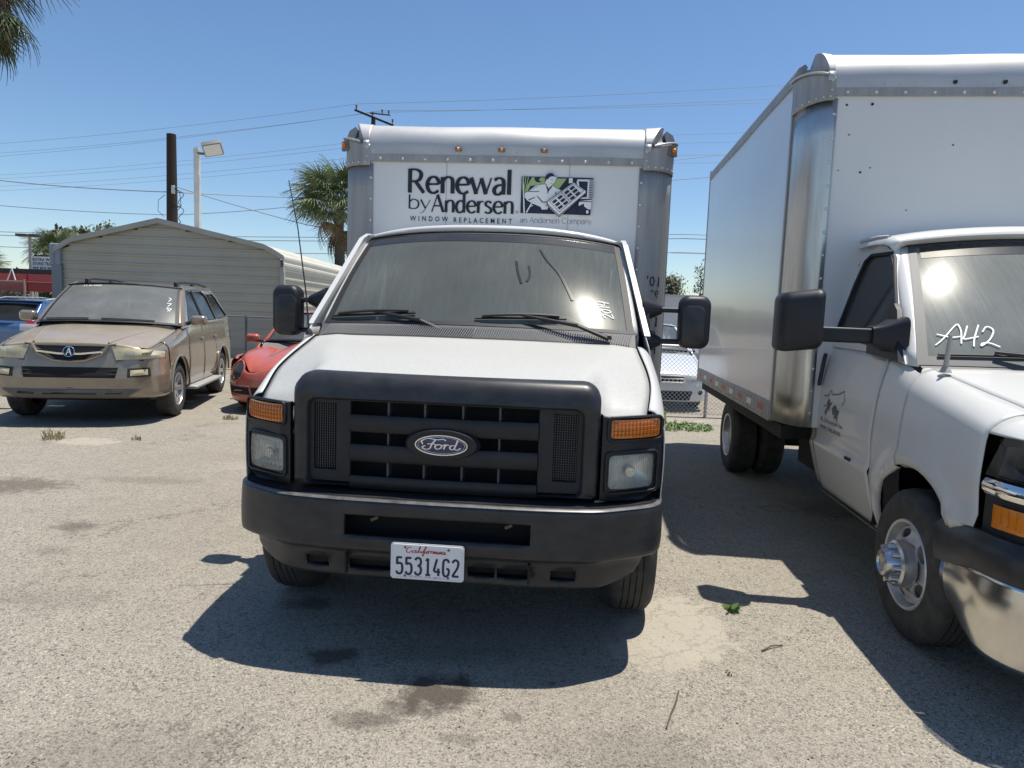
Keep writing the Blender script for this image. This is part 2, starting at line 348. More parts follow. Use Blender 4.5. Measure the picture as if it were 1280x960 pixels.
# ------------------------------------------------------------------ general vehicle blocks
def wheel(parent, x, y, R=.372, w=.225, rim=.21, style='steel', side=1, tread=48, turn=0.):
    """x is the outer face; side=+1 faces +x. Wheel disc with tyre and rim as sub-parts"""
    s = side
    def T(mb):
        mb.v = [((a-x)*cos(turn)-(b-y)*sin(turn)+x, (a-x)*sin(turn)+(b-y)*cos(turn)+y, c) for a, b, c in mb.v]
        return mb
    # hub / centre disc
    hub = MB()
    def P(pr): return [(x+s*a, r) for a, r in pr]
    if style == 'steel':          # deep dish front wheel with protruding hub cover
        hub.lathe(P([(-.005, .172), (-.012, .158), (.006, .135), (.012, .12)]), (0, y, R), n=32)
        k = 8
        def disc(a, r, o):
            return (x+s*(lerp(.006, -.03, clamp((rr(a, r)-.1)/.08))-o), y+a, R+r)
        rr = lambda a, b: sqrt(a*a+b*b)
        k = 5; holes = [[((.151+.024*cos(t))*cos(2*pi*i/k)-.046*sin(t)*sin(2*pi*i/k), (.151+.024*cos(t))*sin(2*pi*i/k)+.046*sin(t)*cos(2*pi*i/k)) for t in [2*pi*j/14 for j in range(14)]] for i in range(k)]
        hub = MB().slab(ell(0, 0, .186, .186, 40), holes, lambda a, b: disc(a, b, 0), lambda a, b: disc(a, b, .008))
    elif style == 'alloy':
        k = 5; holes = []
        for i in range(k):
            a0 = 2*pi*(i+.5)/k; dlt = .42
            holes.append([(r*cos(a0+t), r*sin(a0+t)) for r, t in ((.075, -.22), (.125, -dlt*.8), (rim*.9, -dlt), (rim*.93, 0), (rim*.9, dlt), (.125, dlt*.8), (.075, .22))])
        hub.slab(ell(0, 0, rim*.98, rim*.98, 40), holes, lambda a, b: (x+s*(-.012-.03*(1-sqrt(a*a+b*b)/rim)), y+a, R+b), lambda a, b: (x+s*(-.035-.03*(1-sqrt(a*a+b*b)/rim)), y+a, R+b))
    else:
        hub.lathe(P([(-.05, rim*.97), (-.07, rim*.8), (-.045, rim*.5), (-.04, .05), (-.03, 0.001)]), (0, y, R), n=28)
    if turn: T(hub)
    h = hub.build('wheel', steel_rim if style != 'alloy' else alloy, parent, smooth=35)
    t = MB(); hw = w
    prof = [(-.02, rim+.004), (0.0, rim+.012), (.006, rim+.03), (.008, (R+rim)/2), (.0, R-.035), (-.018, R-.012), (-.032, R-.003)]
    gro = []
    n0 = len(prof)
    for q in range(5):
        a = -.038-(w-.076)*q/5; b = -.038-(w-.076)*(q+1)/5
        prof += [(a, R), (b+.006, R)]
        if q < 4: prof += [(b+.004, R-.009), (b-.001, R-.009)]
    n1 = len(prof)
    prof += [(-w+.032, R-.003), (-w+.018, R-.012), (-w, R-.035), (-w-.008, (R+rim)/2), (-w, rim+.01), (-w+.02, rim)]
    def mod(i, j): return -.006 if (n0-1 <= i < n1+1 and j % 4 == 0 and prof[i][1] > R-.005) else 0
    t.lathe(P(prof), (0, y, R), n=tread*2, mod=mod)
    if turn: T(t)
    t.build('tyre', rubber, h, smooth=40)
    r_ = MB()
    if style == 'steel':
        r_.lathe(P([(-.02, rim-.004), (-.004, rim+.012), (.004, rim+.006), (.0, rim-.006), (-.02, rim-.012), (-.045, rim-.02), (-.06, rim-.03), (-.10, rim-.04), (-.12, .001)]), (0, y, R), n=48)
    else:
        r_.lathe(P([(-.02, rim-.004), (-.006, rim+.01), (.002, rim+.004), (-.002, rim-.008), (-.04, rim-.02), (-.12, rim-.035), (-.14, 0.001)]), (0, y, R), n=40)
    if turn: T(r_)
    r_.build('rim', steel_rim if style == 'steel' else alloy, h, smooth=35)
    if style != 'steel':
        b = MB().lathe([(x-s*.09, .001), (x-s*.09, .14)], (0, y, R), n=24)
        if turn: T(b)
        b.build('brake_disc', dark, h)
    return h
def arch_z(y, arches):
    z = -9
    for yc, zc, r in arches:
        if abs(y-yc) < r: z = max(z, zc+sqrt(max(0, r*r-(y-yc)**2)))
    return z
def side_skin(root, name, sd, y0, y1, zlo, zhi, xf, mat, arches=(), parent=None, step=.05, rows=14, lip=.03, label=None, thick=.004):
    """one body panel on side sd (+1/-1) between y0 and y1; wheel arches are cut out with a turned lip"""
    br = [y0, y1]
    for yc, zc, r in arches:
        for k in range(0, 25):
            t = yc-r*cos(pi*k/24)
            if y0 < t < y1: br.append(t)
    ys = rings(br, step)
    e = 1e-4
    def lo(y): return max(zlo(y), arch_z(y, arches))
    us = []
    for y in ys:
        us.append(y)
    m = MB()
    m.grid(us, rows if hasattr(rows, '__len__') else rng(0, 1, rows), lambda y, t: (sd*xf(y, lerp(lo(y), zhi(y), t)), y, lerp(lo(y), zhi(y), t)))
    for yc, zc, r in arches:      # lip
        A = [pi*k/24 for k in range(25)]
        A = [a for a in A if y0-1e-6 <= yc-r*cos(a) <= y1+1e-6 and zc+r*sin(a) >= zlo(yc)-.02]
        if len(A) > 1:
            m.grid(A, [0, .5, 1], lambda a, t: (sd*(xf(yc-r*cos(a), zc+r*sin(a))-lip*t), yc-(r-.012*t)*cos(a), zc+(r-.012*t)*sin(a)))
    return m.build(name, mat, parent or root, smooth=50, merge=True, thick=thick, label=label, weld=5e-4)
def well(root, sd, x_out, x_in, yc, zc, r, zlo=.25):
    a0 = math.asin(clamp((zlo-zc)/r, -1, 1))
    A = rng(a0, pi-a0, 20)
    m = MB().grid(A, [0, 1], lambda a, t: (sd*lerp(x_out, x_in, t), yc-r*cos(a), zc+r*sin(a)))
    m.poly([(yc-r*cos(a), zc+r*sin(a)) for a in A], fn=lambda a, b: (sd*x_in, a, b))
    return m.build('wheel_well', dark, root)
def qpatch(mb, fn, c, n=8, m=6, off=.004, mi=0, bulge=0.):
    """a raised patch on surface fn(u,z,off): c = four (u,z) corners bl, br, tr, tl"""
    def f(s, t):
        u = lerp(lerp(c[0][0], c[1][0], s), lerp(c[3][0], c[2][0], s), t)
        z = lerp(lerp(c[0][1], c[1][1], s), lerp(c[3][1], c[2][1], s), t)
        return fn(u, z, off+bulge*sin(pi*s)*sin(pi*t))
    return mb.grid(rng(0, 1, n), rng(0, 1, m), f, mi=mi)
def dpatch(mb, fn, cu, cz, ru, rz, off=.004, bulge=0., mi=0, n=24, k=4):
    return mb.grid(rng(0, 1, k), rng(0, 2*pi, n), lambda r, a: fn(cu+ru*r*cos(a), cz+rz*r*sin(a), off+bulge*(1-r*r)), mi=mi)
def frame_path(mb, pts, r, n=6):
    return mb.tube(list(pts)+[pts[0]], r, n, caps=False)

def rr2(x0, x1, z0, z1, rt, rb, n=4):
    out = []
    for cx, cz, a, r in ((x1-rt, z1-rt, 0, rt), (x0+rt, z1-rt, 90, rt), (x0+rb, z0+rb, 180, rb), (x1-rb, z0+rb, 270, rb)):
        for i in range(n+1):
            t = radians(a+90*i/n); out.append((cx+r*cos(t), cz+r*sin(t)))
    return out
# ------------------------------------------------------------------ truck box
def rivets(mb, pts, nrm, r=.009, h=.005):
    nrm = Vector(nrm).normalized(); a = nrm.orthogonal().normalized(); b = nrm.cross(a)
    for p in pts:
        p = Vector(p); k = 6
        vs = [p+a*r*cos(2*pi*i/k)+b*r*sin(2*pi*i/k) for i in range(k)]+[p+nrm*h+a*r*.5*cos(2*pi*i/k)+b*r*.5*sin(2*pi*i/k) for i in range(k)]
        mb.add(vs, [tuple(range(k, 2*k))]+[(i, (i+1) % k, (i+1) % k+k, i+k) for i in range(k)])
def cargo_box(root, hw, px, yf, rc, z0, zt, ztop, yr, post, lamp_side, lamps, rail_tape=False, side_mat=None):
    rh = ztop-zt-.10
    body = MB().box(-hw+.03, hw-.03, yf+rc+.01, yr, z0+.02, ztop-.06).box(-px+.02, px-.02, yf+.05, yf+rc+.008, z0+.02, zt-.02).build('box_floor_and_core', dark, root)
    body.name = 'box_core'
    p = MB().grid(rng(-px, px, 24), rng(z0, zt, 24), lambda x, z: (x, yf+.0012*sin(x*7)*sin(z*5), z)).build('front_panel', white_panel, root, smooth=30)
    for xs in (-.42*px, .47*px):
        if lamp_side: MB().box(xs-.0015, xs+.0015, yf-.0035, yf-.0012, z0, zt).build('panel_seam', M('seam_grey', (.4, .41, .43), .6), root)
    # header
    def hp(v):  # v 0..1 lower band, 1..2 arc, 2..3 roof
        if v <= 1: return (yf-.012, zt+.10*v)
        if v <= 2: a = (v-1)*pi/2; return (yf-.012+rh*(1-cos(a)), zt+.10+rh*sin(a))
        return (yf-.012+rh+(v-2)*.3, ztop+.006*(v-2))
    vs = rng(0, 1, 3)+rng(1, 2, 12)[1:]+[3]
    hd = MB().grid(rng(-px, px, 30), vs, lambda x, v: (x, hp(v)[0]+.002*sin(x*9+v*3), hp(v)[1]+.003*sin(x*5+1.3)*clamp(v-1))).build('header', alu_cap, root, smooth=40)
    b = MB().box(-px, px, yf-.018, yf-.004, zt-.005, zt+.045).build('header_flange', alu, root, bevel=.002)
    rv = MB(); rivets(rv, [(x, yf-.018, zt+.017) for x in rng(-px+.09, px-.09, 11)], (0, -1, 0), .011, .006)
    rivets(rv, [(x, yf-.013, zt+.07) for x in rng(-px+.04, px-.04, 22)], (0, -1, 0), .005, .004)
    rv.build('rivet_row', M('rivet', (.7, .7, .7), .35, metal=.5), root, smooth=30)
    # corner posts, castings and wings
    for s in (-1, 1):
        def pc(t, off=0.): return (s*(px+(hw-px-0.)*sin(t)+off*sin(t)), yf-.008+rc*(1-cos(t))-off*cos(t))
        T = rng(0, pi/2, 12)
        m = MB().grid([-1]+T, rng(z0, zt-.02, 10), lambda t, z: ((s*(px-.035), yf-.008, z) if t < 0 else (*pc(t), z)))
        cp = m.build('corner_post', post, root, smooth=50, thick=.004)
        rv = MB(); rivets(rv, [(s*(px-.018), yf-.009, z) for z in rng(z0+.1, zt-.12, int((zt-z0)/.16))], (0, -1, 0), .011, .006)
        rv.build('rivet_row', M('rivet', (.7, .7, .7), .35, metal=.5), cp, smooth=30)
        zc = lambda t: zt+.115+.075*sin(t)**1.2
        m = MB().grid([-1]+T, rng(0, 1, 8), lambda t, v: ((s*(px-.012), yf-.02, lerp(zt-.035, zc(0), v)) if t < 0 else (*pc(t, .012+.016*v**5*sin(t)), lerp(zt-.035, zc(t), v))))
        cs = m.build('corner_casting', alu, root, smooth=50, thick=.005)
        rv = MB(); rivets(rv, [(*pc(t, .013), zt-.01) for t in rng(.1, 1.3, 5)]+[(s*(px+.01), yf-.022, zt+q) for q in (.03, .09)], (0, -1, 0), .008, .005); rv.build('rivet_row', M('rivet', (.7, .7, .7), .35, metal=.5), cs, smooth=30)
        x1 = lambda w: px+.03+(hw-.075-px-.03)*w**.8
        def wing(a, w): v = 1+.12+.88*w; y, z = hp(v); return (s*lerp(px-.004, x1(w), a), y-.006, z+.004+.012*w*a)
        cwm = MB().grid(rng(0, 1, 8), rng(0, 1, 10), wing)
        cwm.grid([0, 1], rng(0, 1, 4), lambda a, v: (s*lerp(px-.004, px+.04, a), *(lambda q: (q[0]-.006, q[1]))(hp(.9+.24*v))))
        wg = cwm.build('corner_wing', alu_cap, root, smooth=50, thick=.005)
        def scoop(w, r):
            A = Vector(wing(1, w)); t = w*pi/2; B = Vector((*pc(t, .02), zc(t)))
            q = A.lerp(B, r); c = Vector((s*(px+.02), yf+rc, zt+.12)); return tuple(q+(c-q)*.28*sin(pi*r))
        MB().grid(rng(0, 1, 12), rng(0, 1, 8), scoop).build('corner_scoop', alu, root, smooth=50)
        lip = MB().tube([(*pc(t, .026+.008*sin(t)), zc(t)+.002) for t in rng(.25, pi/2, 8)], .007, 6); lip.build('casting_lip', alu_cap, cs, smooth=60)
        if lamp_side:
            tt = 1.0; x, y = pc(tt, .02)
            o = MB().box(x-.05, x+.045, y-.012, y+.012, zt+.088, zt+.158, rot=Matrix.Rotation(s*.75, 3, 'Z')).build('marker_lamp_base', M('lamp_base', (.16, .15, .14), .6), root, bevel=.004)
            MB().lathe([(-.028, .001), (-.025, .012), (-.015, .018), (0, .019)], (x+s*.012, y-.008, zt+.122), 'y', 12).build('marker_lens', amber, o, smooth=60)
        # sides
        sp = MB().grid(rng(yf+rc, yr, 40), rng(z0+.125, ztop-.13, 20), lambda y, z: (s*(hw-.002+.003*sin(y*3.1)*sin(z*1.3)), y, z)).build('side_panel', side_mat or white_panel, root, smooth=40)
        MB().box(min(s*(hw-.01), s*(hw+.008)), max(s*(hw-.01), s*(hw+.008)), yf+rc-.02, yf+rc+.014, z0, zt+.06).build('panel_edge_trim', alu, root)
        br = MB().box(min(s*(hw-.03), s*(hw+.012)), max(s*(hw-.03), s*(hw+.012)), yf+rc+.016, yr, z0-.02, z0+.125).build('bottom_rail', alu, root, bevel=.003)
        rv = MB(); rivets(rv, [(s*(hw+.012), y, z0+q) for y in rng(yf+rc+.08, yr-.05, 26) for q in (.10, .012)], (s, 0, 0), .011, .006); rv.build('rivet_row', M('rivet_dark', (.35, .35, .36), .4, metal=.6), br, smooth=30)
        if rail_tape:
            for k in range(10):
                y = yf+rc+.2+k*.36
                if y < yr-.2: MB().box(min(s*(hw+.0125), s*(hw+.0145)), max(s*(hw+.0125), s*(hw+.0145)), y, y+.15, z0+.035, z0+.08).build('reflective_tape', M('red_tape', (.45, .03, .025), .4) if k % 2 == 0 else M('white_tape', (.75, .75, .75), .35), br)
        L = [[(s*(hw+.010), y, ztop-.13), (s*(hw+.012), y, ztop-.07), (s*(hw-.005), y, ztop-.03), (s*(hw-.05), y, ztop-.0), (s*(hw-.07), y, ztop-.02), (s*(hw-.03), y, ztop-.13)] for y in (yf+rc-.03, yr)]
        MB().loft(L).build('top_rail', alu, root, smooth=50)
    MB().box(-hw+.05, hw-.05, yf+rh+.2, yr, ztop-.04, ztop-.008).build('roof', alu_cap, root)
    for x, z in lamps:
        o = MB().box(x-.024, x+.024, yf-.03, yf-.008, z-.014, z+.016).build('marker_lamp_base', M('lamp_base', (.16, .15, .14), .6), root, bevel=.004)
        MB().lathe([(-.048, .001), (-.042, .008), (-.035, .012), (-.028, .013)], (x, yf, z), 'y', 12).build('marker_lens', amber, o, smooth=60)
    # rear frame with door
    f = MB()
    for a, b, c, d in ((-hw, -hw+.09, z0, ztop-.02), (hw-.09, hw, z0, ztop-.02), (-hw+.09, hw-.09, ztop-.2, ztop-.02), (-hw+.09, hw-.09, z0, z0+.12)): f.box(a, b, yr, yr+.06, c, d)
    f.build('rear_frame', alu, root)
    rd = MB()
    for k in range(6): rd.box(-hw+.1, hw-.1, yr+.005, yr+.03, z0+.13+k*(ztop-z0-.34)/6, z0+.12+(k+1)*(ztop-z0-.34)/6)
    rd.build('roll_up_door', white_panel, root, bevel=.004)
def under_frame(root, yend, yaxle, z0):
    for s in (-1, 1):
        MB().box(s*.43-.035, s*.43+.035, .5, yend, .50, z0-.16).build('frame_rail', dark, root)
        MB().box(min(s*.95, s*.68), max(s*.95, s*.68), yaxle+.62, yaxle+.63, .18, z0-.03).build('mudflap', seal, root)
    cb = MB()
    for k in range(9): y = 2.6+k*(yend-2.7)/8; cb.box(-1.1, 1.1, y-.03, y+.03, z0-.12, z0-.021)
    cb.box(-1.18, -1.10, 2.55, yend, z0-.12, z0-.021); cb.box(1.10, 1.18, 2.55, yend, z0-.12, z0-.021)
    cb.build('cross_members', dark, root)
    MB().tube([(-.8, yaxle, .36), (.8, yaxle, .36)], .07, 10).lathe([(-.15, .1), (-.08, .17), (.08, .17), (.15, .1)], (0, yaxle, .36), 'x', 14).build('rear_axle', dark, root, smooth=50)
    MB().tube([(-.75, .87, .33), (.75, .87, .33)], .05, 8).box(-.6, .6, .6, 1.8, .38, .70).build('engine_and_axle', dark, root)
    MB().box(.5, .85, 2.7, 3.5, .38, .68).build('fuel_tank', dark, root, bevel=.04)
    MB().box(-.85, -.5, 2.75, 3.2, .42, .66).build('battery_box', dark, root, bevel=.01)
def seats(root, xs, y, z=.82, mat=None):
    for x in xs:
        m = MB().loft([[(x+a, y+b+.1*0, z+c) for a, b in rrect(-.25, .25, -.26, .24, .08)] for c in (-.16, -.02, .03)])
        st = m.build('seat', mat or seat_cloth, root, smooth=60)
        L = []
        for t in rng(0, 1, 6):
            w = .25-.05*t**3; L.append([(x+a, y+.28+.22*t+b, z+.72*t) for a, b in rrect(-w, w, -.07, .05, .05)])
        MB().loft(L).build('backrest', mat or seat_cloth, st, smooth=60)
        L = [[(x+a, y+.5+b, z+c) for a, b in rrect(-.13*q, .13*q, -.05*q, .05*q, .04*q)] for c, q in ((.75, .8), (.79, 1), (.90, 1), (.94, .75))]
        MB().loft(L).build('headrest', mat or seat_cloth, st, smooth=60)
def steering(root, x, y, z, tilt=.45, r=.2):
    c = Vector((x, y, z)); a = Vector((1, 0, 0)); b = Vector((0, sin(tilt), cos(tilt)))
    m = MB(); m.tube([c+a*r*cos(t)+b*r*sin(t) for t in rng(0, 2*pi, 28)], .016, 8)
    for t in (pi*.0, pi, -pi/2): m.tube([c, c+a*r*cos(t)+b*r*sin(t)], .018, 6)
    m.tube([c, c+Vector((0, -.3, -.18))], .035, 8); m.lathe([(-.02, .001), (-.03, .05), (0, .07), (.02, .06)], tuple(c), 'y', 14)
    return m.build('steering_wheel', seal, root, smooth=60)

# ------------------------------------------------------------------ the white truck in the middle
def middle_truck():
    a = .0795
    R = thing('box_truck', 'white box truck parked head-on in the middle with window replacement lettering on its box', 'box truck', (-.3192+.025*cos(a), 2.7134-.025*sin(a), 0), a)
    cargo_box(R, 1.215, 1.0, 2.31, .22, .86, 2.605, 2.895, 5.9, alu, True, [(-.335, 2.693), (-.022, 2.693), (.283, 2.693)])
    under_frame(R, 5.8, 4.4, .86)
    for s in (-1, 1):
        wheel(R, s*.985, .86, side=s, tread=30)
        wheel(R, s*1.07, 4.4, side=s, style='plain', tread=24); wheel(R, s*.81, 4.4, side=s, style='plain', tread=24)
    # --- hood
    zc = S([(.15, 1.236), (.2, 1.249), (.5, 1.317), (.95, 1.393)]); ze = S([(.22, 1.112), (.3, 1.130), (.55, 1.236), (.95, 1.376)])
    xe = S([(.22, .862), (.55, .905), (.95, .878)]); xp = S([(.15, .585), (.95, .745)])
    def H(x, y):
        t = clamp((abs(x)-xp(y))/(xe(y)-xp(y)), 0, 1.2)
        return zc(y)-(zc(y)-ze(y))*t**1.15-.012*(min(abs(x), .7)/.7)**2
    yfr = S([(0, .158), (.5, .165), (.62, .185), (.75, .22), (.9, .285)])
    yre = S([(0, .90), (.6, .925), (.9, .985)])
    def droop(x, y, y0): return max(0, H(x, y0)-1.122)*(1-clamp((y-y0)/.34))**2*sstep(.60, .68, abs(x))
    def hood(u, v):
        y0, y1 = yfr(abs(u)*.89), yre(abs(u)*.88)
        if v < 0:
            y = y0; x = u*(xe(y0)-.004); z = H(x, y0)-droop(x, y0, y0)-.012
            zs = 1.095 if abs(x) > .66 else 1.13
            k = -v
            return (x, y0-.008*sin(min(1, k*1.2)*pi/2)+.02*max(0, k-.7), lerp(z, min(z-.01, zs), k) if k > 0 else z)
        y = lerp(y0, y1, v); x = u*(xe(y)-.004); return (x, y, H(x, y)-droop(x, y, y0)-.012*(1-min(1, v*14))**2)
    us = sorted(set([round(q, 4) for q in rng(-1, 1, 60)]))
    MB().grid(us, [-1, -.8, -.6, -.4, -.25, -.12, 0, .015, .03, .05, .08]+rng(.12, 1, 18), hood).build('hood', white_hood, R, smooth=50, thick=.008)
    MB().grid(rng(-.97, .97, 12), rng(.30, .95, 6), lambda u, y: (u*(xe(y)+.04), y, min(H(u*(xe(y)-.01), y), H(0, y))-.035-.12*(1-sstep(.4, .8, y)))).build('hood_light_blocker', black, R)  # unseen black sheet, added to stop sun leaking through the hood seams
    # --- body sides
    xo = lambda y, z: S([(.25, .945), (.4, .968), (.8, .985), (2.3, .985)])(y)*S([(.45, .955), (.6, .985), (.9, 1.), (1.2, .985), (1.45, .965)])(z)
    def fx(y, z):
        d = ze(y)-z; D = .11; t = clamp(d/D); return xe(y)+.003+(xo(y, z)-xe(y))*sqrt(1-(1-t)**2)
    arch = [(.86, .37, .455)]
    rows = [0, .2, .4, .55, .68, .78, .85, .9, .94, .965, .982, .994, 1]
    belt = S([(.96, 1.378), (1.06, 1.43), (1.3, 1.435), (2.3, 1.435)])
    for s in (-1, 1):
        side_skin(R, 'fender', s, .29, .955, lambda y: .47 if y > .6 else .60, ze, fx, white, arch, rows=rows)
        side_skin(R, 'fender_panel', s, .96, 1.24, lambda y: .47, belt, lambda y, z: xo(y, z)-.02*sstep(1.25, 1.44, z), white, arch, rows=10)
        dr = side_skin(R, 'door', s, 1.248, 2.12, lambda y: .47, belt, lambda y, z: xo(y, z)-.02*sstep(1.25, 1.44, z), white, arch, rows=12)
        MB().box(min(s*.965, s*1.0), max(s*.965, s*1.0), 1.95, 2.07, 1.20, 1.25).build('handle', plastic, dr, bevel=.01)
        side_skin(R, 'cab_corner', s, 2.128, 2.28, lambda y: .47, belt, lambda y, z: xo(y, z)-.02*sstep(1.25, 1.44, z), white, (), rows=8)
        well(R, s, .95, .45, .86, .37, .465, .50)
        # greenhouse side
        gx = lambda z: lerp(.955, .85, clamp((z-1.43)/.6))
        outer = [(1.04, 1.432), (1.30, 1.66), (1.66, 1.978), (1.78, 2.02), (2.28, 2.03), (2.28, 1.44)]
        win = [(1.26, 1.47), (1.30, 1.55), (1.68, 1.89), (1.80, 1.94), (2.06, 1.945), (2.10, 1.47)]
        MB().slab(outer, [win], lambda y, z: (s*gx(z), y, z), lambda y, z: (s*(gx(z)-.03), y, z)).build('window_frame', white, R)
        MB().poly(win, fn=lambda y, z: (s*(gx(z)-.015), y, z)).build('side_window', GLASS('side_glass', (.55, .6, .58), .12, (.3, .3, .28), .1), R)
        # A pillar: white outside, black seal by the glass
        MB().grid(rng(0, 1, 10), rng(0, 1, 4), lambda v, t: (s*lerp(lerp(.868, .808, v), lerp(.902, .846, v), sin(t*pi/2)), lerp(1.068, 1.765, v)+.06*(1-cos(t*pi/2))-.012*sin(pi*v), lerp(1.436, 1.985, v)+.012*sin(pi*v)-.004)).build('windshield_pillar', white, R, smooth=60, thick=.01)
    # --- windshield
    def ws(u, v, off=0.):
        b = Vector((.862*u, .968+.096*u*u, 1.452-.018*u*u)); t = Vector((.802*u, 1.655+.103*u*u, 2.036-.052*abs(u)**2.6))
        q = b.lerp(t, v); return tuple(q+Vector((0, -.62, .78))*(off+.022*sin(pi*v)))
    SCW = GLASS('dusty_windshield', (.80, .86, .83), .25, (.38, .41, .375), .020, .20, 1)
    SCW2 = SCW
    w = MB().grid(rng(-1, 1, 30), rng(0, 1, 14), ws).build('windshield', SCW, R, smooth=60)
    fr = MB()
    for lo_, hi in (((-1, 0), (1, .028)), ((-1, .965), (1, 1))):
        fr.grid(rng(-1, 1, 30), [lo_[1], hi[1]], lambda u, v: ws(u, v, .004))
    for s in (-1, 1): fr.grid([s*.965, s*1.008], rng(0, 1, 14), lambda u, v: ws(u, v, .004))
    fr.build('windshield_seal', seal, R, smooth=60)
    # tint band look at the top edge is the glass itself
    m = MB().grid(rng(-.965, .965, 24), rng(.87, .964, 3), lambda u, v: ws(u, v, .002)); m.build('sunshade_band', GLASS('band_glass', (.25, .28, .34), .2, (.2, .2, .22), .1), w, smooth=60)
    def wsm(x, h, d): return ws(x/.85, h/.9, .005+d)
    # year written in white marker, seen sideways near the right edge
    k = MB(); cs = [
        [(0, .8), (.25, 1), (.5, .85), (.35, .45), (0, 0), (.55, .05)], [(.95, 1), (.7, .6), (.75, .1), (1.0, .1), (1.15, .6), (.95, 1)],
        [(1.5, 1), (1.42, 0)], [(1.8, 1), (1.7, .45), (2.2, .5)], [(2.15, 1), (2.0, -.1)]]
    def yr(a, b, d): return wsm(.735-.055*b-.012*a+.02, .115+.085*a*.72, d)
    strokes(k, cs, 0, 0, 1, 1, .075, lambda a, b, d: yr(a, b, d)); k.build('year_marking', marker, w)
    k = MB()
    for P in ([(.33, .72), (.38, .6), (.45, .48), (.50, .34), (.53, .24)], [(.19, .58), (.205, .48), (.235, .36)], [(.27, .54), (.28, .45), (.265, .38)]):
        ribbon(k, cat(P), .016, wsm)
    k.build('wipe_mark', GLASS('wiped_glass', (.55, .6, .64), .10, (.2, .2, .2), .1), w)
    # --- roof
    def roof(u, v):
        y0 = 1.655+.103*u*u; zt = 2.036-.052*abs(u)**2.6; k = [(-.006, .004), (-.016, .012), (-.014, .028), (.01, .043), (.10, .056), (.3, .068), (.62-.103*u*u, .085)]
        a, b = k[v]; return (u*(.808+.02*min(1, v/3)), y0+a, zt+b*(1-.55*abs(u)**4))
    m = MB().grid(rng(-1, 1, 36), range(7), roof)
    for s in (-1, 1): m.grid(range(7), [0, .5, 1], lambda v, t: tuple(Vector(roof(s, v))+Vector((s*.03*t, 0, -.06*t*t))))
    m.build('cab_roof', white, R, smooth=60)
    for s in (-1, 1): MB().box(s*.80-.03, s*.80+.03, 1.735, 1.75, 1.996, 2.006).build('drip_clip', alu_cap, R)
    MB().box(-.84, .84, 2.262, 2.285, .5, 2.06).build('cab_rear_wall', white, R)
    # --- cowl with slanted louvres
    def cw(u, v): return (u*.875, lerp(yre(abs(u)*.88)+.006, .966+.098*u*u, v), lerp(H(u*.87, yre(abs(u)*.88))-.006, 1.452-.018*u*u, v))
    cowl = MB().grid(rng(-1, 1, 20), [0, .5, 1], cw).build('cowl_panel', M('faded_cowl', (.10, .10, .105), .6, var=.5, vs=8, vcol=(.16, .155, .15)), R, smooth=60)
    m = MB(); n = 130
    for i in range(n):
        u = -.97+1.94*i/n; q = .035*(1 if i < n/2 else .6)
        P = [Vector(cw(clamp(u+q*t, -1, 1), .1+.78*t))+Vector((0, -.003, .006)) for t in (0, .5, 1)]
        m.tube(P, .0032, 4)
    o = m.build('cowl_louvres', M('louvre', (.20, .20, .20), .55), cowl); o['kind'] = 'stuff'
    # --- wipers
    for x0, x1, px_ in ((-.83, -.34, -.145), (.0, .50, .725)):
        arm = MB()
        pv = Vector((px_, .962, 1.412)); hd = Vector(ws((x0+x1)/2/.86, .075, .03)); el_ = pv.lerp(hd, .35)+Vector((0, -.01, .025))
        arm.tube([pv, el_], [.019, .015], 8, flat=.7).tube([el_, hd], [.012, .007], 6); arm.lathe([(0, .02), (.02, .016)], tuple(pv-Vector((0, 0, .005))), 'z', 10, close=True)
        A = arm.build('wiper_arm', plastic, R, smooth=60)
        b = MB(); P = [ws(lerp(x0, x1, t)/.86, lerp(.055, .085, t), .012) for t in rng(0, 1, 6)]; b.tube(P, .007, 4)
        P = [ws(lerp(x0, x1, t)/.86, lerp(.06, .09, t), .02+.012*sin(pi*t)) for t in rng(.08, .92, 6)]; b.tube(P, .009, 5)
        b.build('wiper_blade', seal, A, smooth=60)
    # --- grille
    g = MB(); loops = []
    for y, x, z0, z1, r in ((.21, .664, .765, 1.249, .078), (.150, .664, .765, 1.247, .078), (.112, .661, .760, 1.232, .075), (.092, .650, .761, 1.19, .065), (.086, .605, .764, 1.142, .045), (.098, .592, .766, 1.132, .035), (.135, .588, .768, 1.130, .03)):
        loops.append([(a, y+.03*(abs(a)/.66)**2, b) for a, b in rr2(-x, x, z0, z1, r, .02 if r > .05 else r, 6)])
    # refine long edges so the frame can bow
    loops = [[tuple(Vector(L[i]).lerp(Vector(L[(i+1) % len(L)]), t)) for i in range(len(L)) for t in (0, .5)] for L in loops]
    G = g.loft(loops, caps=False).build('grille_frame', plastic_worn, R, smooth=55)
    MB().box(-.60, .60, .24, .26, .76, 1.15).build('radiator_screen', black, R)
    for s in (-1, 1):
        hl = [(min(s*.47, s*.57), .825), (max(s*.47, s*.57), .825), (max(s*.47, s*.57), 1.118), (min(s*.47, s*.57), 1.118)]
        ou = [(min(s*.405, s*.60), .772), (max(s*.405, s*.60), .772), (max(s*.405, s*.60), 1.14), (min(s*.405, s*.60), 1.14)]
        c = MB().slab(ou, [hl], lambda a, b: (a, .120+.02*(abs(a)/.6)**2, b), lambda a, b: (a, .150, b)).build('grille_side_panel', plastic, G, bevel=.004)
        k = MB()
        for x in rng(.474, .566, 9): k.box(s*x-.0014, s*x+.0014, .151, .156, .825, 1.118)
        for z in rng(.83, 1.113, 26): k.box(min(s*.47, s*.57), max(s*.47, s*.57), .1565, .160, z-.0014, z+.0014)
        k.build('grille_mesh', M('mesh_grey', (.055, .056, .06), .5), G)
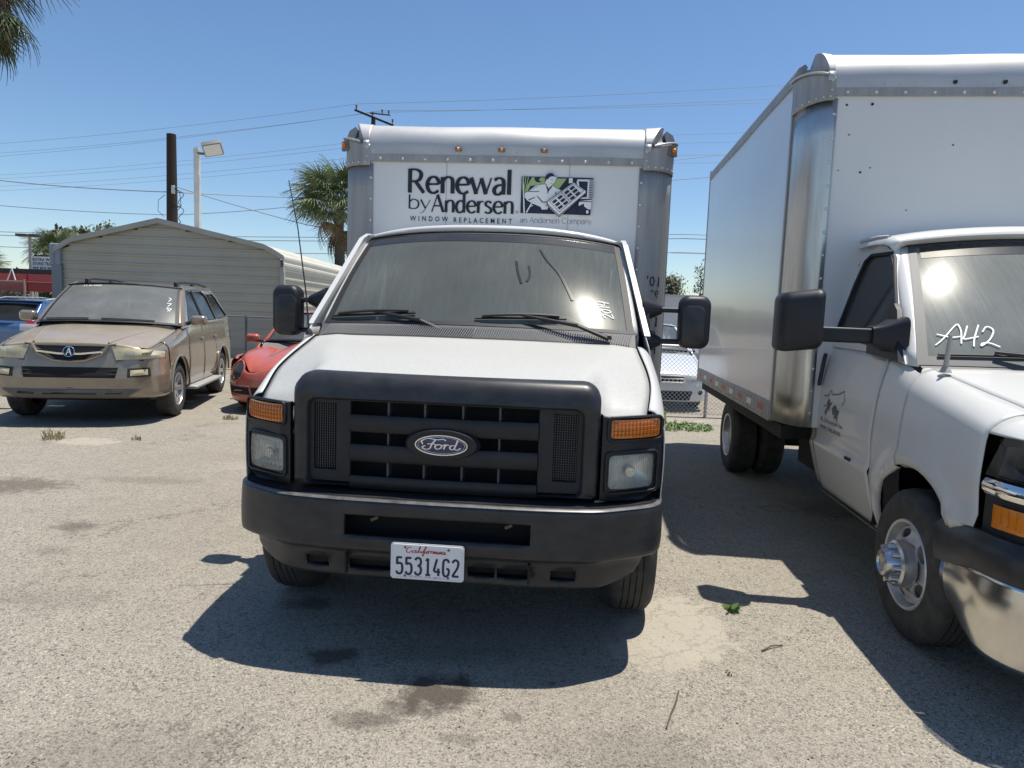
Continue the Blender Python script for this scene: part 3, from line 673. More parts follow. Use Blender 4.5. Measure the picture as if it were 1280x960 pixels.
        MB().box(s*.60-.004, s*.60+.004, .118, .124, .80, 1.12).build('grille_rib', plastic, G)
    for zt_, zb in ((1.072, .997), (.944, .868), (.806, .750)):
        L = []
        for x in rng(-.405, .405, 10):
            yy = .105+.012*(x/.4)**2
            L.append([(x, yy+.006, zt_), (x, yy, zt_-.012), (x, yy+.004, zb+.012), (x, yy+.012, zb), (x, yy+.05, zb+.006), (x, yy+.05, zt_-.006)])
        MB().loft(L).build('grille_bar', plastic, G, smooth=40)
    MB().box(-.405, .405, .118, .15, 1.131, 1.146).build('grille_lintel', plastic, G)
    for x in (-.24, -.082, .082, .24):
        for zt_, zb in ((1.131, 1.071), (.998, .943), (.869, .805)): MB().box(x-.004, x+.004, .13, .19, zb, zt_).build('grille_fin', M('fin_grey', (.06, .062, .068), .5), G)
    # emblem
    e = MB().lathe([(0, .001), (0, 1.0), (.012, 1.06), (.03, 1.1)], (0, 0, 0), 'y', 36)
    e.v = [(x*.148, .088+y, .965+z*.062) for x, y, z in e.v]; bo = e.build('emblem_boss', plastic, G, smooth=40)
    def em(a, b, d): return (a, .0865-d-.010*(1-(a/.115)**2-(b/.045)**2)*.6, .965+b)
    m = MB().tube([em(.110*cos(t), .0415*sin(t), .002) for t in rng(0, 2*pi, 48)], .0042, 6, caps=False)
    B = MB().grid(rng(0, 1, 5), rng(0, 2*pi, 40), lambda r, t: em(.11*r*cos(t), .0415*r*sin(t), 0)).build('emblem', M('emblem_blue', (.006, .012, .075), .2, coat=.6), G, smooth=60)
    m.build('emblem_rim', chrome, B, smooth=60)
    k = MB().tube([em(.1*cos(t), .0345*sin(t), .001) for t in rng(0, 2*pi, 48)], .0014, 4, caps=False)
    st = [[(-.80, .05), (-.85, .4), (-.6, .72), (-.2, .62), (.08, .7), (.2, .55)], [(-.25, .6), (-.4, .1), (-.5, -.4), (-.7, -.5), (-.82, -.25), (-.68, -.1)], [(-.6, .1), (-.38, .15), (-.2, .05)],
          [(-.1, .1), (-.26, -.1), (-.2, -.42), (-.02, -.3), (.02, 0), (-.1, .1)], [(.02, 0), (.12, .05), (.18, .12), (.14, -.2), (.12, -.42)], [(.17, -.1), (.26, .1), (.36, .05)],
          [(.62, .05), (.46, .05), (.38, -.2), (.46, -.42), (.6, -.25)], [(.72, .68), (.64, .1), (.58, -.3), (.7, -.42), (.85, -.2)]]
    strokes(k, st, 0, 0, .098, .038, .0068, lambda a, b, d: em(a, b, .001+d), .5); k.build('emblem_script', M('emblem_silver', (.75, .77, .8), .25, metal=.6), B)
    # --- lamps
    for s in (-1, 1):
        q = lambda x, o=0.: .128+.165*clamp((abs(x)-.67)/.275, 0, 1.1)**1.9+o
        def mir(L): return [(s*a, b) for a, b in L]
        outer = mir([(.672, .752)]+[(x, .752+.035*sstep(.85, .95, x)) for x in rng(.70, .935, 6)]+[(.948, z) for z in rng(.80, 1.09, 6)]+[(x, 1.108) for x in rng(.93, .70, 6)]+[(.672, 1.112)])
        hs = mir(rrect(.708, .926, 1.020, 1.100, .014, 3)); hh = mir(rrect(.705, .905, .800, .948, .022, 3))
        P = MB().slab(outer, [hs, hh], lambda x, z: (x, q(x), z), lambda x, z: (x, q(x, .03), z)).build('lamp_surround', plastic, R, smooth=30)
        for nm, zz, xx in (('u', (1.010, 1.110), (.695, .935)), ('l', (.785, .962), (.692, .92))):
            pts = rrect(xx[0], xx[1], zz[0], zz[1], .02, 4); MB().tube([(s*x, q(x, -.004), z) for x, z in pts+[pts[0]]], .006, 6, caps=False).build('lamp_bezel', plastic, P, smooth=60)
        MB().grid(rng(.709, .925, 12), rng(1.021, 1.099, 5), lambda x, z: (s*x, q(x, .004)-.008*sin(pi*(z-1.02)/.08), z)).build('turn_signal', amber, R, smooth=60)
        k = MB()
        for x in rng(.72, .914, 12): k.tube([(s*x, q(x, .002)-.008*sin(pi*(z-1.02)/.08), z) for z in rng(1.026, 1.094, 4)], .0022, 3)
        for z in rng(1.036, 1.086, 3): k.tube([(s*x, q(x, .002)-.008*sin(pi*(z-1.02)/.08), z) for x in rng(.715, .92, 6)], .0018, 3)
        k.build('lens_ribs', M('amber_rib', (.42, .10, .005), .3), R)
        c = ((.805), (.874))
        hb = MB().grid(rng(.706, .904, 14), rng(.801, .947, 10), lambda x, z: (s*x, q(x, .014)+.07*(1-max(abs(x-c[0])/.1, abs(z-c[1])/.075)**2), z)).build('headlight', reflector, R, smooth=60)
        MB().grid(rng(.706, .904, 10), rng(.801, .947, 6), lambda x, z: (s*x, q(x, .002)-.010*sin(pi*(z-.8)/.147), z)).build('headlight_lens', lens, hb, smooth=60)
        MB().lathe([(-.03, .001), (-.028, .02), (0, .024), (.04, .022)], (s*.80, q(.80, .05), .87), 'y', 12).build('bulb_shield', M('bulb', (.6, .6, .62), .2, metal=.8), hb, smooth=60)
        k = MB()
        for x in rng(.715, .895, 18): k.tube([(s*x, q(x, .0015)-.010*sin(pi*(z-.8)/.147), z) for z in rng(.806, .942, 4)], .0012, 3)
        k.build('lens_flutes', lens, hb)
    # --- bumper
    bx = S([(0, 0), (.35, .35), (.6, .60), (.68, .678), (.80, .785), (.92, .882), (.98, .924), (1.05, .953), (1.13, .966), (1.22, .972), (1.35, .976)]); by = S([(0, 0), (.35, .006), (.6, .028), (.68, .045), (.80, .098), (.92, .155), (.98, .192), (1.05, .25), (1.13, .32), (1.22, .42), (1.35, .55)])
    ins = S([(.36, .085), (.44, .062), (.507, .048), (.514, .010), (.521, .003), (.54, .001), (.6, 0), (.70, .004), (.722, .006), (.730, .012), (.7345, .022), (.736, .035)])
    def bp(u, z, off=0.):
        a = abs(u); s = 1 if u >= 0 else -1; e = .002
        tx, ty = bx(a+e)-bx(a-e if a > e else 0), by(a+e)-by(a-e if a > e else 0); L = sqrt(tx*tx+ty*ty) or 1
        nx, ny = ty/L, -tx/L; o = off-ins(z)-.018*sstep(.7, 1., a)*(z < .511)
        return (s*(bx(a)+nx*o), by(a)+ny*o, z)
    zlo = S([(0, .366), (.72, .372), (.9, .41), (1.0, .455), (1.15, .515), (1.35, .53)])
    H1 = [(-.392, .392, .578, .668), (-.392, -.205, .402, .456), (-.195, -.03, .402, .456), (.13, .245, .402, .456), (.255, .392, .402, .456), (-.595, -.485, .402, .456), (.485, .595, .402, .456)]
    us = rings([-1.35, 1.35]+[h for q in H1 for h in q[:2]], .05); vs = rings([.36, .402, .456, .5095, .5115, .514, .521, .54, .578, .668, .70, .715, .728, .7345, .736], .03)
    bm_ = MB().grid(us, vs, lambda u, z: bp(u, max(z, zlo(abs(u)))), H1).build('bumper', plastic_worn, R, smooth=50, thick=.03, off=-1)
    MB().grid(rng(-1.33, 1.33, 30), [0, 1], lambda u, t: (bp(u, .736)[0]*(1-.03*t), bp(u, .736)[1]+.12*t, .737+.004*t)).build('bumper_step_pad', plastic_worn, R, smooth=50)
    MB().grid(rng(-1.1, 1.3, 80), [.7265, .7315, .7352], lambda u, z: bp(u, z, .002)).build('bumper_edge', M('scuffed_sunlit_plastic', (.15, .145, .14), .36, var=.9, vs=14, vcol=(.035, .035, .04)), bm_, smooth=60)  # scuffed lip; its sun-caught bright line is also put into the paler colour
    MB().grid(rng(-.42, .42, 10), rng(.40, .69, 4), lambda u, z: (u, .13, z)).build('bumper_backing', black, R)
    MB().box(-.6, .6, .12, .125, .39, .47).build('bumper_backing', black, R)
    for x in (-.30, .28): MB().tube([(x, .10, .62), (x+.03, .10, .635)], .008, 6).build('tow_hook', M('hook', (.25, .17, .12), .6), R)
    for x in (-.39, .39): MB().box(x-.004, x+.004, .035, .06, .402, .488).build('bumper_groove', black, bm_)
    # --- plate
    P = MB().slab(rrect(-.1525, .1525, -.0762, .0762, .013, 4), (), lambda a, b: (a-.025, -.030, .498+b), lambda a, b: (a-.025, -.0275, .498+b)).build('license_plate', M('plate_white', (.74, .75, .78), .35, var=.3, vs=9, vcol=(.68, .66, .62)), R)
    pf = lambda a, b, d: (a-.025, -.0305-d, .498+b)
    r_ = rrect(-.146, .146, -.0700, .0700, .011, 4); MB().tube([pf(a, b, 0) for a, b in r_+[r_[0]]], .0018, 4, caps=False).build('plate_rim', M('plate_white', (.74, .75, .78), .35), P)
    k = MB(); x = -.131
    for c in '55314G2':
        w_ = write(k, c, x+(.004 if c == '1' else 0), -.055, .071, pf, w=.135, thin=.95, width=.034*(.8 if c == '1' else 1), gap=0); x += .0388
    k.build('plate_number', M('plate_blue', (.012, .016, .055), .5), P)
    for k_v in (k,): pass
    k = MB(); cl = [[(.9, .9), (.6, 1.1), (.1, .6), (.1, .1), (.5, 0), (1., .4)], [(1.7, .5), (1.3, .45), (1.1, .1), (1.5, .05), (1.75, .5), (1.75, .1), (2.0, .1)], [(2.0, .1), (2.5, 1.1), (2.4, 1.2), (2.2, .2), (2.5, .1)], [(2.6, .5), (2.65, .1), (2.9, .2)], [(2.9, .2), (3.5, 1.15), (3.4, 1.2), (3.0, -.4), (2.9, -.3), (3.6, .4)],
        [(3.9, .5), (3.6, .3), (3.7, .05), (4.0, .15), (3.9, .5), (4.3, .5)], [(4.3, .5), (4.4, .5), (4.35, .1)], [(4.4, .4), (4.7, .55)], [(4.8, .5), (4.75, .1), (5.0, .5), (5.05, .1), (5.3, .5), (5.35, .1), (5.5, .1)], [(5.6, .5), (5.6, .1), (5.8, .15)], [(5.9, .5), (5.88, .1), (6.15, .5), (6.2, .1)], [(6.8, .5), (6.4, .4), (6.4, .08), (6.7, .1), (6.85, .5), (6.85, .1), (7.1, .1)]]
    strokes(k, cl, -.088, .036, .0235, .022, .0042, pf, .5); k.build('state_name', M('plate_red', (.45, .02, .02), .5), P)
    k = MB(); text_poly(k, 'dmv.ca.gov', -.075, -.067, .15, .0075, lambda a, b, d: pf(a, b, .0004)); k.build('plate_small_print', M('plate_red', (.45, .02, .02), .5), P)
    k = MB()
    for a, b in ((-.092, .058), (.088, .056), (-.092, -.062), (.088, -.062)): k.lathe([(-.0335, .001), (-.0335, .0045), (-.0305, .005)], (a-.025, 0, .498+b), 'y', 10)
    k.build('plate_bolts', M('bolt', (.12, .12, .11), .5, metal=.6), P)
    # --- mirrors
    for s, x0, x1, zl, zh, n in ((-1, 1.085, 1.252, 1.35, 1.65, 'left'), (1, 1.135, 1.312, 1.365, 1.665, 'right')):
        base = MB()
        L = [[(s*a, y, z) for a, y, z in ((.925+q, 1.17, 1.41), (.925+q, 1.38, 1.41), (.92+q, 1.38, 1.60), (.91+q, 1.24, 1.60))] for q in (0, .05)]
        base.loft(L)
        for z in (zh-.085, zl+.035): base.loft([[(s*lerp(.93, 1.04, t), 1.28+a*lerp(1.6, .55, t), z+b*lerp(1.9, .6, t)) for a, b in ell(0, 0, .042, .042, 10)] for t in rng(0, 1, 4)])
        B = base.build('side_mirror', plastic, R, smooth=50)
        for z in (zh-.085, zl+.035):
            MB().tube([(s*1.02, 1.28, z), (s*(x0+.03), 1.28, z)], .0155, 10).build('mirror_arm', plastic, B, smooth=60)
        L = []
        cx = (x0+x1)/2
        for y, k_ in ((1.215, .80), (1.225, .93), (1.25, 1.), (1.31, 1.), (1.325, .97)):
            hw_, hz = (x1-x0)/2*k_, (zh-zl)/2*k_
            L.append([(s*(cx+a), y+.10*(a), (zl+zh)/2+b) for a, b in rrect(-hw_, hw_, -hz, hz, .055*k_, 6)])
        hd = MB().loft(L).build('mirror_housing', plastic, B, smooth=50)
        L = [[(s*(cx-.012+a), y+.1*a, (zl+zh)/2-.02+b) for a, b in rrect(-.066*k_, .066*k_, -.115*k_, .115*k_, .045*k_, 6)] for y, k_ in ((1.224, 1.), (1.206, .97), (1.202, .9))]
        MB().loft(L).build('housing_cover', plastic_worn, hd, smooth=50)
        MB().slab(rrect(-.075, .075, -.135, .135, .03), (), lambda a, b: (s*(cx+a), 1.328+.1*a, (zl+zh)/2+b), lambda a, b: (s*(cx+a), 1.322+.1*a, (zl+zh)/2+b)).build('mirror_glass', chrome, hd)
    # --- antenna on the fender
    an = MB().lathe([(0, .022), (.02, .018), (.035, .007)], (-.905, .93, 1.372), 'z', 10)
    an.tube([(-.905, .93, 1.39), (-.925, .935, 1.6), (-.975, .94, 1.95), (-1.03, .95, 2.2)], [.005, .004, .0032, .0025], 5)
    an.build('antenna', seal, R, smooth=60)
    # --- box lettering
    bf = lambda a, b, d: (a-.025, 2.31-.005-d, b)
    k = MB(); write(k, 'Renewal', -.677, 2.382, .171, bf, w=.175, thin=.45, width=.772)
    write(k, 'by', -.677, 2.268, .098, bf, w=.125, thin=.5, width=.175); write(k, 'Andersen', -.502, 2.247, .125, bf, w=.17, thin=.45, width=.61)
    k.build('lettering', ink, R, label='large black brand lettering on the box front')
    k = MB(); text_poly(k, 'W I N D O W', -.66, 2.180, .283, .036, bf, bold=.008); text_poly(k, 'R E P L A C E M E N T', -.335, 2.176, .427, .036, bf, bold=.008); k.build('lettering', ink, R, label='small black window replacement line')
    k = MB(); write(k, 'an Andersen Company', .150, 2.187, .040, bf, w=.07, thin=.6, width=.525); k.build('lettering', M('grey_print', (.10, .11, .13), .5), R, label='thin grey company line under the picture')
    k = MB(); k.tube([bf(.128+.008*cos(t), 2.262+.008*sin(t), 0) for t in rng(0, 2*pi, 12)], .0015, 4, caps=False); k.build('registered_mark', M('grey_print', (.10, .11, .13), .5), R)
    # picture of a man carrying a window
    def lf(lv): return lambda a, b: (.151+(a-125)/975*.517-.025, 2.305-.0006*lv-.0002, 2.512-(b-135)/475*.260)
    m = MB(); T = [0]
    def pg(pts, mi, lv=None, holes=()):
        T[0] += 1; m.poly(pts, holes, lf(T[0] if lv is None else lv), mi)
    pg([(127, 130), (1100, 135), (1078, 612), (127, 604)], 0)
    pg([(270, 140), (450, 140), (460, 230), (250, 250), (215, 320), (170, 330), (205, 250)], 1); pg([(590, 150), (740, 150), (640, 280), (560, 270), (540, 230)], 1)
    for a, b in ((150, 150), (180, 175), (215, 195)): pg([(a, 135), (a+12, 135), (b-10, 360), (b-22, 360)], 1)
    pg([(300, 145), (395, 135), (360, 170), (400, 205), (330, 200), (310, 180)], 0)
    pg([(130, 135), (141, 135), (141, 604), (130, 604)], 0); pg([(142, 135), (150, 135), (190, 600), (170, 604)], 2)
    pg([(440, 230), (330, 245), (240, 310), (180, 350), (178, 400), (215, 440), (290, 480), (400, 520), (420, 555), (495, 550), (520, 470), (640, 360), (670, 300), (600, 275), (545, 240)], 2)  # arms and torso
    pg([(350, 250), (360, 250), (240, 320), (225, 325)], 0); pg([(225, 322), (375, 320), (370, 328), (225, 330)], 0); pg([(340, 380), (352, 380), (430, 455), (500, 450), (500, 462), (420, 465)], 0); pg([(230, 430), (320, 395), (322, 403), (240, 440)], 0)
    pg([(590, 330), (605, 330), (612, 370), (604, 372)], 0); pg([(470, 240), (500, 290), (545, 240), (540, 270), (505, 310), (490, 360), (484, 300), (465, 255)], 0); pg([(478, 235), (500, 275), (535, 240), (520, 225)], 2)
    pg([(455, 170), (450, 215), (480, 235), (520, 252), (555, 225), (585, 190), (590, 155), (560, 130), (490, 130)], 2)                # face
    pg([(450, 210), (447, 150), (465, 105), (510, 85), (550, 90), (580, 130), (540, 125), (505, 140), (490, 165), (470, 165)], 0); pg([(560, 120), (608, 140), (600, 160), (555, 140)], 2); pg([(560, 118), (608, 138), (606, 142), (560, 124)], 0)
    pg([(530, 168), (560, 175), (558, 180), (528, 173)], 0); pg([(525, 215), (548, 212), (546, 218), (526, 220)], 0)
    pg([(885, 160), (1100, 160), (1095, 405), (915, 410), (870, 250)], 2); pg([(900, 185), (1025, 185), (1020, 385), (950, 390)], 0)   # house window and shutter
    for i in range(11): pg([(1045, 168+i*22), (1098, 168+i*22), (1097, 178+i*22), (1044, 178+i*22)], 0)
    pg([(770, 150), (820, 150), (820, 210), (770, 215)], 2); pg([(920, 440), (1085, 420), (1080, 545), (1040, 540), (980, 500), (915, 500)], 2); pg([(920, 440), (1088, 440), (1086, 450), (920, 450)], 0)
    pg([(915, 505), (985, 470), (990, 520), (1040, 540), (1078, 560), (1078, 612), (900, 612)], 0)
    pg([(835, 195), (1010, 310), (1000, 355), (655, 655), (475, 500), (500, 445)], 0); pg([(835, 205), (1003, 312), (995, 347), (655, 645), (483, 497), (505, 452)], 2)
    pg([(520, 455), (835, 215), (980, 305), (660, 590)], 0); pg([(528, 457), (835, 223), (970, 306), (660, 580)], 2); pg([(490, 480), (655, 625), (1000, 335), (1000, 345), (655, 637), (485, 492)], 0)
    e1, e2 = Vector((835-528, 223-457)), Vector((660-528, 580-457))
    for i in range(2):
        for j in range(2):
            for q in range(3):
                o = Vector((528, 457)); a0, a1 = .045+i*.51+j*.225, .045+i*.51+j*.225+.165; b0, b1 = .09+q*.3, .09+q*.3+.2
                pg([tuple(o+e1*a+e2*b) for a, b in ((a0, b0), (a1, b0), (a1, b1), (a0, b1))], 0)
    pg([tuple(Vector((528, 457))+e1*a+e2*b) for a, b in ((.485, 0), (.505, 0), (.505, 1), (.485, 1))], 0)
    pg([(870, 190), (900, 200), (910, 250), (895, 250), (880, 215)], 2); pg([(275, 480), (290, 485), (225, 604), (205, 604)], 2); pg([(262, 525), (300, 505), (300, 515), (262, 535)], 2)
    pg(ell(1035, 580, 18, 22, 12), 2)
    m.build('picture_panel', [navy, green_ink, panel_white], R, label='printed picture of a man in a cap carrying a lattice window')
    # clearance height painted mirror-wise down the right corner post
    k = MB()
    def cf(a, b, d):
        x = a; t = math.asin(clamp((x-1.0)/.215, -1, 1)); return (x-0, 2.302+.22*(1-cos(t))-.004, b)
    for s_, z, h, w_ in (("10'", 1.76, .075, .095), ('9"', 1.68, .055, .06), ('H', 1.57, .07, .055), ('I', 1.47, .07, .012), ('G', 1.37, .07, .055), ('H', 1.27, .07, .055)):
        text_poly(k, s_, -1.155, z, w_, h, lambda a, b, d: cf(-a, b, d))
    k.build('height_marking', ink, R)
    # --- cab inside
    MB().loft([[(x, y, z) for y, z in ((1.06, 1.35), (1.12, 1.425), (1.36, 1.40), (1.45, 1.30), (1.42, 1.0), (1.10, .95))] for x in rng(-.88, .88, 6)]).build('dashboard', interior, R, smooth=40)
    MB().box(-.9, .9, 1.0, 2.26, .55, .60).build('cab_floor', dark, R)
    MB().box(-.83, .83, 2.22, 2.26, .6, 2.03).build('cab_back_trim', interior_light, R)
    MB().grid(rng(-.8, .8, 6), rng(1.78, 2.24, 3), lambda x, y: (x, y, 2.02-.02*x*x)).build('headliner', interior_light, R)
    for s in (-1, 1):
        MB().box(min(s*.86, s*.90), max(s*.86, s*.90), 1.1, 2.2, .7, 1.44).build('door_trim', interior_light, R, bevel=.01)
        MB().tube([(s*.80, 1.42, 1.62), (s*.77, 1.47, 1.60), (s*.76, 1.55, 1.70), (s*.77, 1.60, 1.80), (s*.79, 1.62, 1.84)], .014, 8).build('grab_handle', interior_light, R, smooth=60)
        MB().loft([[(s*(a), y, z) for a, y, z in ((.80+.0, 1.70, 1.90), (.84, 1.74, 1.90), (.84, 1.80, 1.9), (.80, 1.78, 1.9))], [(s*a, y, z) for a, y, z in ((.86, 1.15, 1.45), (.90, 1.16, 1.45), (.90, 1.22, 1.45), (.86, 1.22, 1.45))]]).build('pillar_trim', interior_light, R)
    seats(R, (-.45, .45), 1.62, .86); steering(R, .45, 1.42, 1.33)
    MB().slab(rrect(-.14, .14, -.04, .04, .02), (), lambda a, b: (a, 1.56, 1.86+b), lambda a, b: (a, 1.59, 1.87+b)).build('rear_view_mirror', plastic, R)
    return R
middle_truck()
# ------------------------------------------------------------------ the white van-nosed truck on the right
def right_truck():
    R = thing('box_truck', 'white box truck at the right edge with A42 written on its windshield', 'box truck', (2.8497, 2.171, 0), .1096)
    cargo_box(R, 1.22, 1.075, 2.35, .36, .82, 3.03, 3.345, 6.1, steel_bright, False, [], True, side_panel_mat)
    under_frame(R, 6.0, 4.62, .82)
    for x, z, r_ in ((-.98, 2.97, .007), (-.82, 2.975, .009), (-.95, 2.78, .005), (-1.0, 2.55, .004), (-.86, 2.54, .007), (-.80, 2.57, .004), (-.3, 2.72, .005), (.05, 2.2, .004), (-.55, 2.3, .004)):
        MB().lathe([(2.346, .0005), (2.3455, r_), (2.352, r_)], (x, 0, z), 'y', 8).build('screw_hole', black, R)
    hl = MB()
    for x in (-.33, -.03, .27): hl.lathe([(2.326, .001), (2.326, .011), (2.332, .014), (2.336, .013)], (x, 0, 3.11), 'y', 12)
    hl.build('marker_socket', seal, R, smooth=50)
    for s in (-1, 1):
        wheel(R, s*1.0, .95, side=s, tread=30, turn=0.)
        h = MB().lathe([(s*.99, .118), (s*1.045, .112), (s*1.055, .10), (s*1.05, .075), (s*1.09, .07), (s*1.105, .062), (s*1.11, .045), (s*1.10, .04), (s*1.098, .001)], (0, .95, .372), 'x', 40)
        c = h.build('hub_cover', M('hub_metal', (.62, .62, .63), .25, metal=.85, var=.4, vs=20), R, smooth=40)
        n = MB()
        for i in range(8):
            a = 2*pi*i/8; n.tube([(s*1.04, .95+.085*cos(a), .372+.085*sin(a)), (s*1.085, .95+.082*cos(a), .372+.082*sin(a))], [.02, .014], 8)
        n.build('lug_nuts', M('hub_metal', (.62, .62, .63), .25, metal=.85), c, smooth=50)
        wheel(R, s*1.13, 4.62, side=s, style='plain', tread=24); wheel(R, s*.87, 4.62, side=s, style='plain', tread=24)
    arch = [(.95, .385, .475)]
    ze = S([(.2, 1.165), (.3, 1.185), (.5, 1.222), (.7, 1.252), (1.15, 1.325)]); XE = S([(.2, .80), (1.15, .862)])
    prof = S([(.36, .90), (.44, .93), (.54, .965), (.62, .985), (.70, 1.004), (.725, 1.010), (.75, .996), (.78, .994), (.9, 1.002), (1.1, .992), (1.2, .978), (1.3, .955), (1.40, .93)])
    fl = lambda y, z: .018*math.exp(-((sqrt((y-.95)**2+(z-.385)**2)-.50)/.035)**2)
    front_in = S([(.02, .10), (.12, .045), (.25, .012), (.45, 0)])
    def xo(y, z): return prof(z)+fl(y, z)-front_in(y)
    def fx(y, z):
        d = ze(y)-z; t = clamp(d/.10); return XE(y)+.003+(xo(y, z)-XE(y))*sqrt(1-(1-t)**2)
    belt = S([(1.14, 1.326), (1.3, 1.338), (1.6, 1.362), (1.8, 1.378), (2.5, 1.385)])
    def fx2(y, z):
        D = lerp(.10, .03, sstep(1.13, 1.4, y)); t = clamp((belt(y)-z)/D); a = lerp(XE(1.15)+.003, xo(y, z)-.012, sstep(1.13, 1.4, y)); return a+(xo(y, z)-a)*sqrt(1-(1-t)**2)
    rows = [0, .1, .2, .3, .4, .5, .6, .7, .78, .85, .9, .94, .965, .982, .994, 1]
    for s in (-1, 1):
        side_skin(R, 'fender', s, .40, 1.13, lambda y: .40 if y > .9 else .68, ze, fx, white, arch, rows=rows, step=.04)
        side_skin(R, 'fender_front', s, .10, .395, lambda y: 1.12 , ze, fx, white, (), rows=8)
        side_skin(R, 'fender_panel', s, 1.13, 1.455, lambda y: .40, belt, lambda y, z: fx2(y, z), white, arch, rows=rows, step=.04)
        D = side_skin(R, 'door', s, 1.463, 2.40, lambda y: .40, belt, lambda y, z: xo(y, z), white, (), rows=30)
        side_skin(R, 'cab_corner', s, 2.408, 2.50, lambda y: .42, belt, lambda y, z: xo(y, z)-.01, white, (), rows=14)
        sill = MB().grid(rng(1.46, 2.5, 8), [0, 1], lambda y, t: (s*(.935-.05*t), y, .39-.04*t)).build('sill', white, R)
        MB().grid(rng(1.13, 2.5, 8), rng(.42, 1.33, 6), lambda y, z: (s*(xo(y, z)-.03), y, z)).build('door_shut', black, R)
        well(R, s, .97, .50, .95, .385, .487, .42)
        L = [[(s*(1.004+o), 2.33+.02*(z-1.2)*-1+a*k, z) for a, o in ((-.018, 0), (-.012, .018), (.012, .018), (.018, 0))] for z, k in ((1.115, .6), (1.14, 1), (1.31, 1), (1.335, .6))]
        L = [[(x-s*(.0 if z < 1.2 else (z-1.2)*.18), y, z) for x, y, z in q] for q in L]
        MB().loft(L).build('door_handle', plastic, D, smooth=60)
        MB().box(min(s*1.004, s*1.012), max(s*1.004, s*1.012), 1.70, 1.79, .72, .738).build('badge', seal, D)
        gx = lambda z: lerp(.945, .785, clamp((z-1.38)/.66)**1.15)
        outer = [(1.26, 1.338), (1.42, 1.50), (1.70, 1.80), (1.84, 1.955), (1.92, 2.03), (2.02, 2.075), (2.42, 2.08), (2.46, 1.9), (2.49, 1.60), (2.50, 1.386), (1.8, 1.38), (1.5, 1.36)]
        win = [(1.42, 1.41), (1.50, 1.57), (1.74, 1.84), (1.82, 1.935), (1.88, 1.972), (2.20, 1.985), (2.27, 1.95), (2.30, 1.80), (2.34, 1.50), (2.31, 1.46), (1.7, 1.42)]
        wf = MB().slab(outer, [win], lambda y, z: (s*gx(z), y, z), lambda y, z: (s*(gx(z)-.03), y, z)).build('window_frame', white, R)
        fp = [(s*(gx(z)-.002), y, z) for y, z in win]; MB().tube(fp+[fp[0]], .011, 6, caps=False).build('window_seal', seal, wf, smooth=60)
        MB().poly(win, fn=lambda y, z: (s*(gx(z)-.014), y, z)).build('side_window', GLASS('side_glass_dark', (.30, .31, .29), .30, (.17, .16, .15), .1), R)
        dl = [(2.408, 1.39), (2.395, 1.6), (2.36, 1.9), (2.33, 1.99), (2.26, 2.03), (2.02, 2.035), (1.93, 2.0)]
        MB().tube([(s*(gx(z)+.0005), y, z) for y, z in dl], .003, 4).build('door_gap', seal, wf)
        MB().grid(rng(0, 1, 10), rng(0, 1, 4), lambda v, t: (s*lerp(lerp(.905, .705, v), lerp(.938, .79, v), sin(t*pi/2)), lerp(1.195, 1.895, v)+.07*(1-cos(t*pi/2))-.014*sin(pi*v), lerp(1.335, 2.015, v)+.014*sin(pi*v))).build('windshield_pillar', white, R, smooth=60, thick=.01)
        # mirror: sail plate, long flat arm, tall square housing
        b = MB(); b.loft([[(s*(gx(z)+q), y, z) for y, z in ((1.28, 1.348), (1.70, 1.372), (1.73, 1.45), (1.60, 1.51), (1.53, 1.66), (1.46, 1.62))] for q in (0.004, .03)])
        b.loft([[(s*x, 1.46+a*k, 1.475+c*k2+dz) for a, c in rrect(-.06, .06, -.05, .05, .02, 3)] for x, k, k2, dz in ((.91, 2.4, 2.2, .0), (1.0, 1.2, 1.3, 0), (1.06, 1, 1, 0))])
        B = b.build('side_mirror', plastic, R, smooth=50)
        MB().loft([[(s*x, 1.47+a*.9, z+c) for a, c in rrect(-.055, .055, -.042, .042, .015, 3)] for x, z in ((1.05, 1.475), (1.40, 1.477))]).build('mirror_arm', plastic, B, bevel=0, smooth=50)
        L = []
        for y, k in ((1.385, .72), (1.40, .90), (1.44, 1.), (1.56, 1.), (1.575, .97)):
            L.append([(s*(1.44+a), y+.35*(a), 1.545+c-.02*(a/.14)) for a, c in rrect(-.118*k, .098*k, -.165*k, .165*k, .04*k, 5)])
        H_ = MB().loft(L).build('mirror_housing', plastic, B, smooth=50)
        MB().slab(rrect(-.095, .08, -.145, .145, .03), (), lambda a, c: (s*(1.44+a), 1.577+.35*a, 1.545+c), lambda a, c: (s*(1.44+a), 1.572+.35*a, 1.545+c)).build('mirror_glass', chrome, H_)
    # hood
    zc = S([(.05, 1.15), (.15, 1.20), (.4, 1.26), (1.1, 1.345)]); yfr = S([(0, .045), (.6, .07), (.85, .13)])
    def hood(u, v):
        y0 = yfr(abs(u)*.85); y1 = 1.055+.10*u*u; y = lerp(y0, y1, v); x = u*(XE(y)-.003)
        return (x, y, lerp(zc(y), ze(y)+.001, abs(u)**3)-.05*(1-min(1, v*12))**2)
    MB().grid(rng(-1, 1, 40), [0, .01, .02, .04, .06, .09]+rng(.15, 1, 16), hood).build('hood', white, R, smooth=50, thick=.008)
    MB().grid(rng(-1, 1, 10), rng(.2, .95, 6), lambda u, v: tuple(Vector(hood(u, v))-Vector((0, 0, .03)))).build('hood_light_blocker', black, R)
    # windshield
    def ws(u, v, off=0.):
        b = Vector((.905*u, 1.075+.125*u*u, 1.352-.014*u*u)); t = Vector((.705*u, 1.835+.065*u*u, 2.062-.045*u*u))
        q = b.lerp(t, v); return tuple(q+Vector((0, -.66, .75))*(off+.02*sin(pi*v)))
